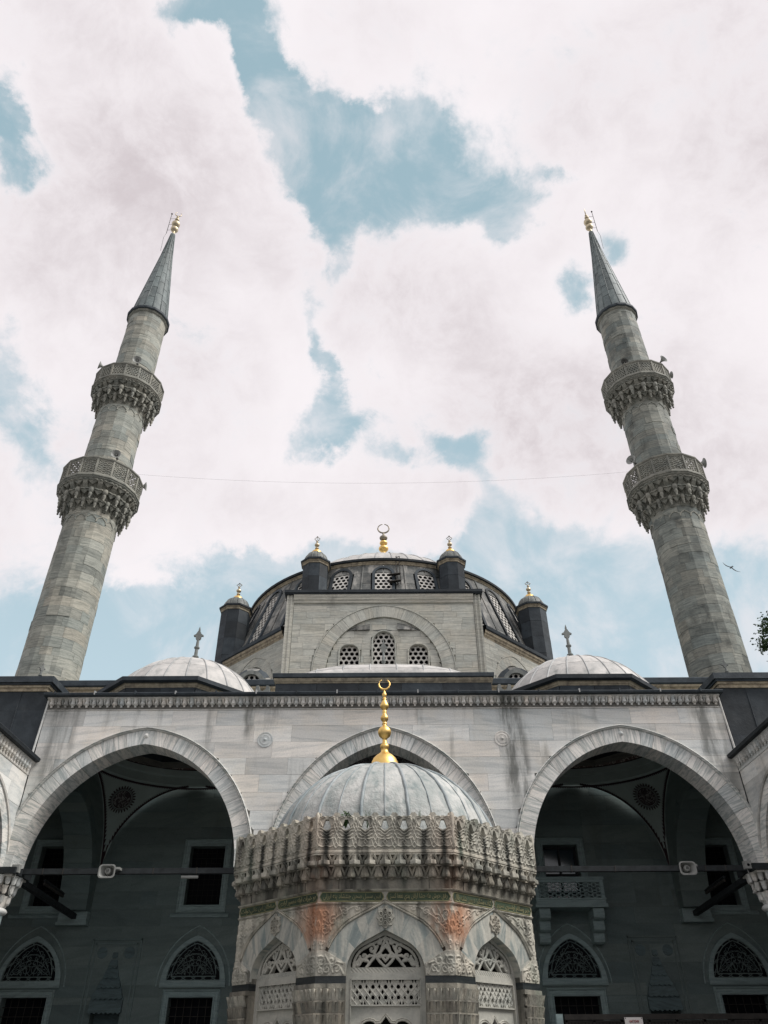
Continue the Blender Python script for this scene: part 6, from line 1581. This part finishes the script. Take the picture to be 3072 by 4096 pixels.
# strip lights on the tie beams
def strip(label, a, b):
    t = thing('strip_light', label, 'lamp', a, 'strip lights on the tie beams'); m = MB(); a, b = Vector(a), Vector(b)
    m.tube([a, b], .045, 8); part('tube', m, 'plastic' if 'white' in label else 'rust', t); d = (b - a).normalized()
    m = MB(); m.tube([a + Vector((0, 0, .09)) - d * .03, b + Vector((0, 0, .09)) + d * .03], .05, 4); part('housing', m, 'beam', t)
strip('short white strip light under the tie beam left of the fountain', (-6.05, FY + .42, 6.27), (-5.55, FY + .42, 6.27))
strip('dark strip light on the beam running back behind the left capital', (-11.25, 27.2, 6.62), (-11.32, 29.2, 6.58))
strip('dark strip light on the beam running back behind the right capital', (11.25, 27.2, 6.62), (11.32, 29.2, 6.58))

# tall dark timber screen between the columns on the right, with a notice
sc_ = thing('timber_screen', 'tall dark timber screen closing the porch at bottom right', 'screen', (7.7, FY - .35, 0))
for i, x in enumerate(np.arange(4.74, 10.5, .72)):
    m = MB(); m.box((x + .02, FY - .36, 0), (x + .72, FY - .33, 2.64)); part('panel', m, 'screenwood', sc_)
    m = MB(); m.box((x - .03, FY - .40, 0), (x + .03, FY - .30, 2.69)); part('post', m, 'screenwood', sc_)
m = MB(); m.box((4.70, FY - .42, 2.655), (10.7, FY - .28, 2.775)); m.box((4.70, FY - .40, 2.60), (10.7, FY - .30, 2.64)); part('top_rail', m, 'screenwood', sc_)
m = MB(); m.box((4.47, FY - .46, 0), (4.64, FY - .32, 2.78)); part('grey_post', m, 'frameshade', sc_)
m = MB()
for x in np.arange(4.8, 10.5, .09):
    for z in np.arange(2.1, 2.6, .09): m.box((x, FY - .375, z), (x + .05, FY - .36, z + .05))
part('lattice', m, 'rust', sc_)['kind'] = 'stuff'
sg = thing('notice_sign', 'white notice board with red capitals on the dark timber screen', 'sign', (6.47, FY - .47, 2.0))
m = MB(); m.box((6.235, FY - .475, 1.95), (6.70, FY - .45, 2.70)); part('board', m, 'white', sg)
for ln, (txt, z, w) in enumerate((('CAM\u0130 \u0130\u00C7\u0130NDE', 2.59, .25), ('CAM\u0130 AVLUSUNDA', 2.487, .36))):
    for nm, mt, off, dy in (('lettering', 'red', 0, .0), ('lettering_shadow', 'plasticdark', .007, .001)):
        me = text_mesh(txt, .1, .001); xs = [v.co.x for v in me.vertices]; ys = [v.co.y for v in me.vertices]; k = w / (max(xs) - min(xs)); mx = (max(xs) + min(xs)) / 2
        m = MB(); m.v = [(6.467 + (v.co.x - mx) * k + off, FY - .479 + dy - v.co.z, z + (v.co.y) * .88 * .75 - off) for v in me.vertices]; m.f = [tuple(p.vertices) for p in me.polygons]; bpy.data.meshes.remove(me)
        part(nm, m, mt, sg)
for x in (6.26, 6.675):
    m = MB(); m.lathe([(.001, .006), (.012, .004), (.014, 0)], 8); part('screw', moved(m, lambda a, b, c: (x + a, FY - .476 - c, 2.68 + b)), 'rust', sg)

# cable slung between the minarets
m = MB(); A0, B0 = Vector((-14.1, 33.2, 29.15)), Vector((14.1, 33.2, 29.15))
m.tube([A0.lerp(B0, t) - Vector((0, 0, .75 * 4 * t * (1 - t))) for t in np.linspace(0, 1, 41)], .0045, 4)
tag(part('cable', m, 'wire', None, smooth=True), 'thin cable slung between the two lower minaret balconies', 'cable')
m = MB()
for i in range(5): m.tube([(-11.0 + i * .05, 31.3 + .02 * i, 15.75), (-11.05 + i * .06, 31.25, 15.5), (-11.12 + i * .05, 31.22, 15.0 + .1 * i), (-11.2 + i * .03, 31.3, 14.6)], .03, 5)
tag(part('cable_bundle', m, 'wire', None, smooth=True), 'bundle of black cables hanging over the roof edge by the left minaret', 'cables')

# gull
g_ = thing('gull', 'grey gull gliding with spread wings right of the right minaret', 'bird', (32.8, 60.0, 39.6))
bx = Vector((32.8, 60.0, 39.6)); ax = Vector((.80, .10, -.52)).normalized(); up_ = Vector((.35, -.3, .85)); fw = ax.cross(up_).normalized() * -1; up_ = fw.cross(ax)
def G(a, f, u): return tuple(bx + ax * a + fw * f + up_ * u)
m = MB(); pts = [G(0, f, 0) for f in (-.36, -.25, -.1, .05, .18, .27, .33)]; m.tube(pts, [.03, .06, .085, .085, .065, .055, .02], 8); part('body', m, 'gull', g_, smooth=True)
for s_ in (-1, 1):
    m = MB(); sec = [(.05, .10, -.10, 0), (.30, .15, -.07, .05), (.52, .12, -.06, .06), (.72, .04, -.06, .03), (.88, -.08, -.11, -.01)]
    vs = []
    for a, f1, f2, u in sec: vs += [G(s_ * a, f1, u), G(s_ * a, (f1 + f2) / 2, u + .02), G(s_ * a, f2, u), G(s_ * a, (f1 + f2) / 2, u - .012)]
    m.add(vs, [(i * 4 + q, i * 4 + (q + 1) % 4, i * 4 + 4 + (q + 1) % 4, i * 4 + 4 + q) for i in range(4) for q in range(4)] + [(16, 17, 18, 19)]); part('wing', m, 'gull', g_, smooth=True)
m = MB(); m.add([G(-.03, -.3, 0), G(.03, -.3, 0), G(.08, -.5, 0), G(-.08, -.5, 0), G(0, -.3, .02), G(0, -.5, .012)], [(0, 1, 2, 3), (0, 4, 1), (3, 2, 5), (0, 3, 5, 4), (1, 4, 5, 2)]); part('tail', m, 'gull', g_)

# tree whose twigs reach in at the right edge
tr = thing('broadleaf_tree', 'green broadleaf tree reaching in at the right edge beside the minaret', 'tree', (23.4, 34.0, 0))
m = MB(); m.tube([(23.4, 34, 0), (23.3, 34, 6), (23.5, 34.1, 12), (23.2, 34, 17), (23.0, 33.9, 22)], [.5, .42, .36, .26, .1], 10)
limbs = [((23.3, 34, 13), (21.9, 34.2, 16.6), (20.4, 34.0, 18.2)), ((23.2, 34, 15), (22.0, 33.6, 18.8), (20.6, 33.8, 19.6)), ((23.4, 34, 14), (25.5, 33, 17), (27, 33, 19)), ((23.2, 34, 17), (24, 35.5, 20), (24.5, 36, 22)), ((23.1, 34, 18), (23.2, 33.2, 21.5), (23.0, 33.2, 23)), ((23.3, 34, 12), (23, 35.5, 15), (23, 36.5, 17))]
for l in limbs: m.tube(l, [.16, .09, .03], 6)
part('trunk', m, 'bark', tr, smooth=True)
r_ = random.Random(5); m = MB(); cl = []
for l in limbs:
    for t in np.linspace(.35, .95, 5):
        a, b, c_ = (Vector(q) for q in l); p = a * (1 - t) ** 2 + b * 2 * t * (1 - t) + c_ * t * t
        for _ in range(3): cl.append((p + Vector((r_.gauss(.15, .3), r_.gauss(0, .5), r_.gauss(0, .3))), r_.uniform(.35, .75)))
for _ in range(60): cl.append((Vector((23.9 + r_.gauss(0, .9), 34 + r_.gauss(0, 1.5), 19.5 + r_.gauss(0, 1.7))), r_.uniform(.4, .9)))
for c_, rad_ in cl + [(Vector(q), w_) for q, w_ in (((19.55, 33.9, 19.75), .5), ((19.12, 33.9, 18.7), .48), ((19.6, 33.8, 18.15), .5), ((19.8, 33.8, 18.9), .45), ((19.45, 33.8, 17.75), .26), ((20.0, 33.8, 20.1), .4), ((18.85, 33.9, 18.35), .22), ((19.3, 33.9, 19.35), .3))]:
    for _ in range(int(560 * rad_)):
        p = c_ + Vector((r_.gauss(0, 1), r_.gauss(0, 1), r_.gauss(0, .8))) * rad_ * .55
        d1 = Vector((r_.gauss(0, 1), r_.gauss(0, 1), r_.gauss(0, .6))).normalized(); d2 = d1.cross(Vector((r_.gauss(0, 1), r_.gauss(0, 1), r_.gauss(0, 1)))).normalized(); s_ = r_.uniform(.05, .11)
        m.add([p - d1 * s_, p - d2 * s_ * .5, p + d1 * s_, p + d2 * s_ * .5], [(0, 1, 2, 3)])
part('crown', m, 'leaf', tr)['kind'] = 'stuff'

# weeds rooted behind the fountain parapet
def weed(label, u, z, h, n, spread, seed, bushy=False):
    q = random.Random(seed); p0 = Vector((FC[0] + u, FC[1] - 2.10 + (.0 if bushy else .12), z))
    t = thing('wall_weed', label, 'plant', p0, 'weeds on the fountain'); m = MB(); lf = MB()
    for i in range(n):
        a = q.uniform(0, 2 * PI); tip = p0 + Vector((math.cos(a) * spread * q.random(), math.sin(a) * spread * .3 * q.random() - (.06 if bushy else 0), h * q.uniform(.5, 1)))
        mid_ = p0.lerp(tip, .5) + Vector((q.gauss(0, .01), -.02, .01)); m.tube([p0, mid_, tip], [.004, .003, .0015], 4)
        for k in range(14 if bushy else 9):
            b = p0.lerp(tip, q.uniform(.25, 1)) + Vector((q.gauss(0, .012), q.gauss(0, .012), q.gauss(0, .008))); s_ = q.uniform(.012, .026) if bushy else q.uniform(.005, .011)
            d1 = Vector((q.gauss(0, 1), q.gauss(0, 1), q.gauss(0, .7))).normalized(); d2 = d1.cross(Vector((q.gauss(0, 1), q.gauss(0, 1), q.gauss(0, 1)))).normalized()
            lf.add([b - d1 * s_, b - d2 * s_ * .5, b + d1 * s_, b + d2 * s_ * .5], [(0, 1, 2, 3)])
    part('stem', m, 'leaf', t); part('leaves', lf, 'leaf', t)
weed('bushy green weed growing out of a pierced hole in the fountain parapet', -.53, 4.22, .22, 16, .10, 1, True)
weed('thin dry weed against the lead dome, leftmost behind the parapet', -.24, 4.25, .30, 5, .05, 2)
weed('thin weed against the lead dome right of its middle roll', .46, 4.25, .26, 4, .04, 3)
weed('thin weed against the lead dome, rightmost behind the parapet', .92, 4.2, .28, 5, .06, 4)
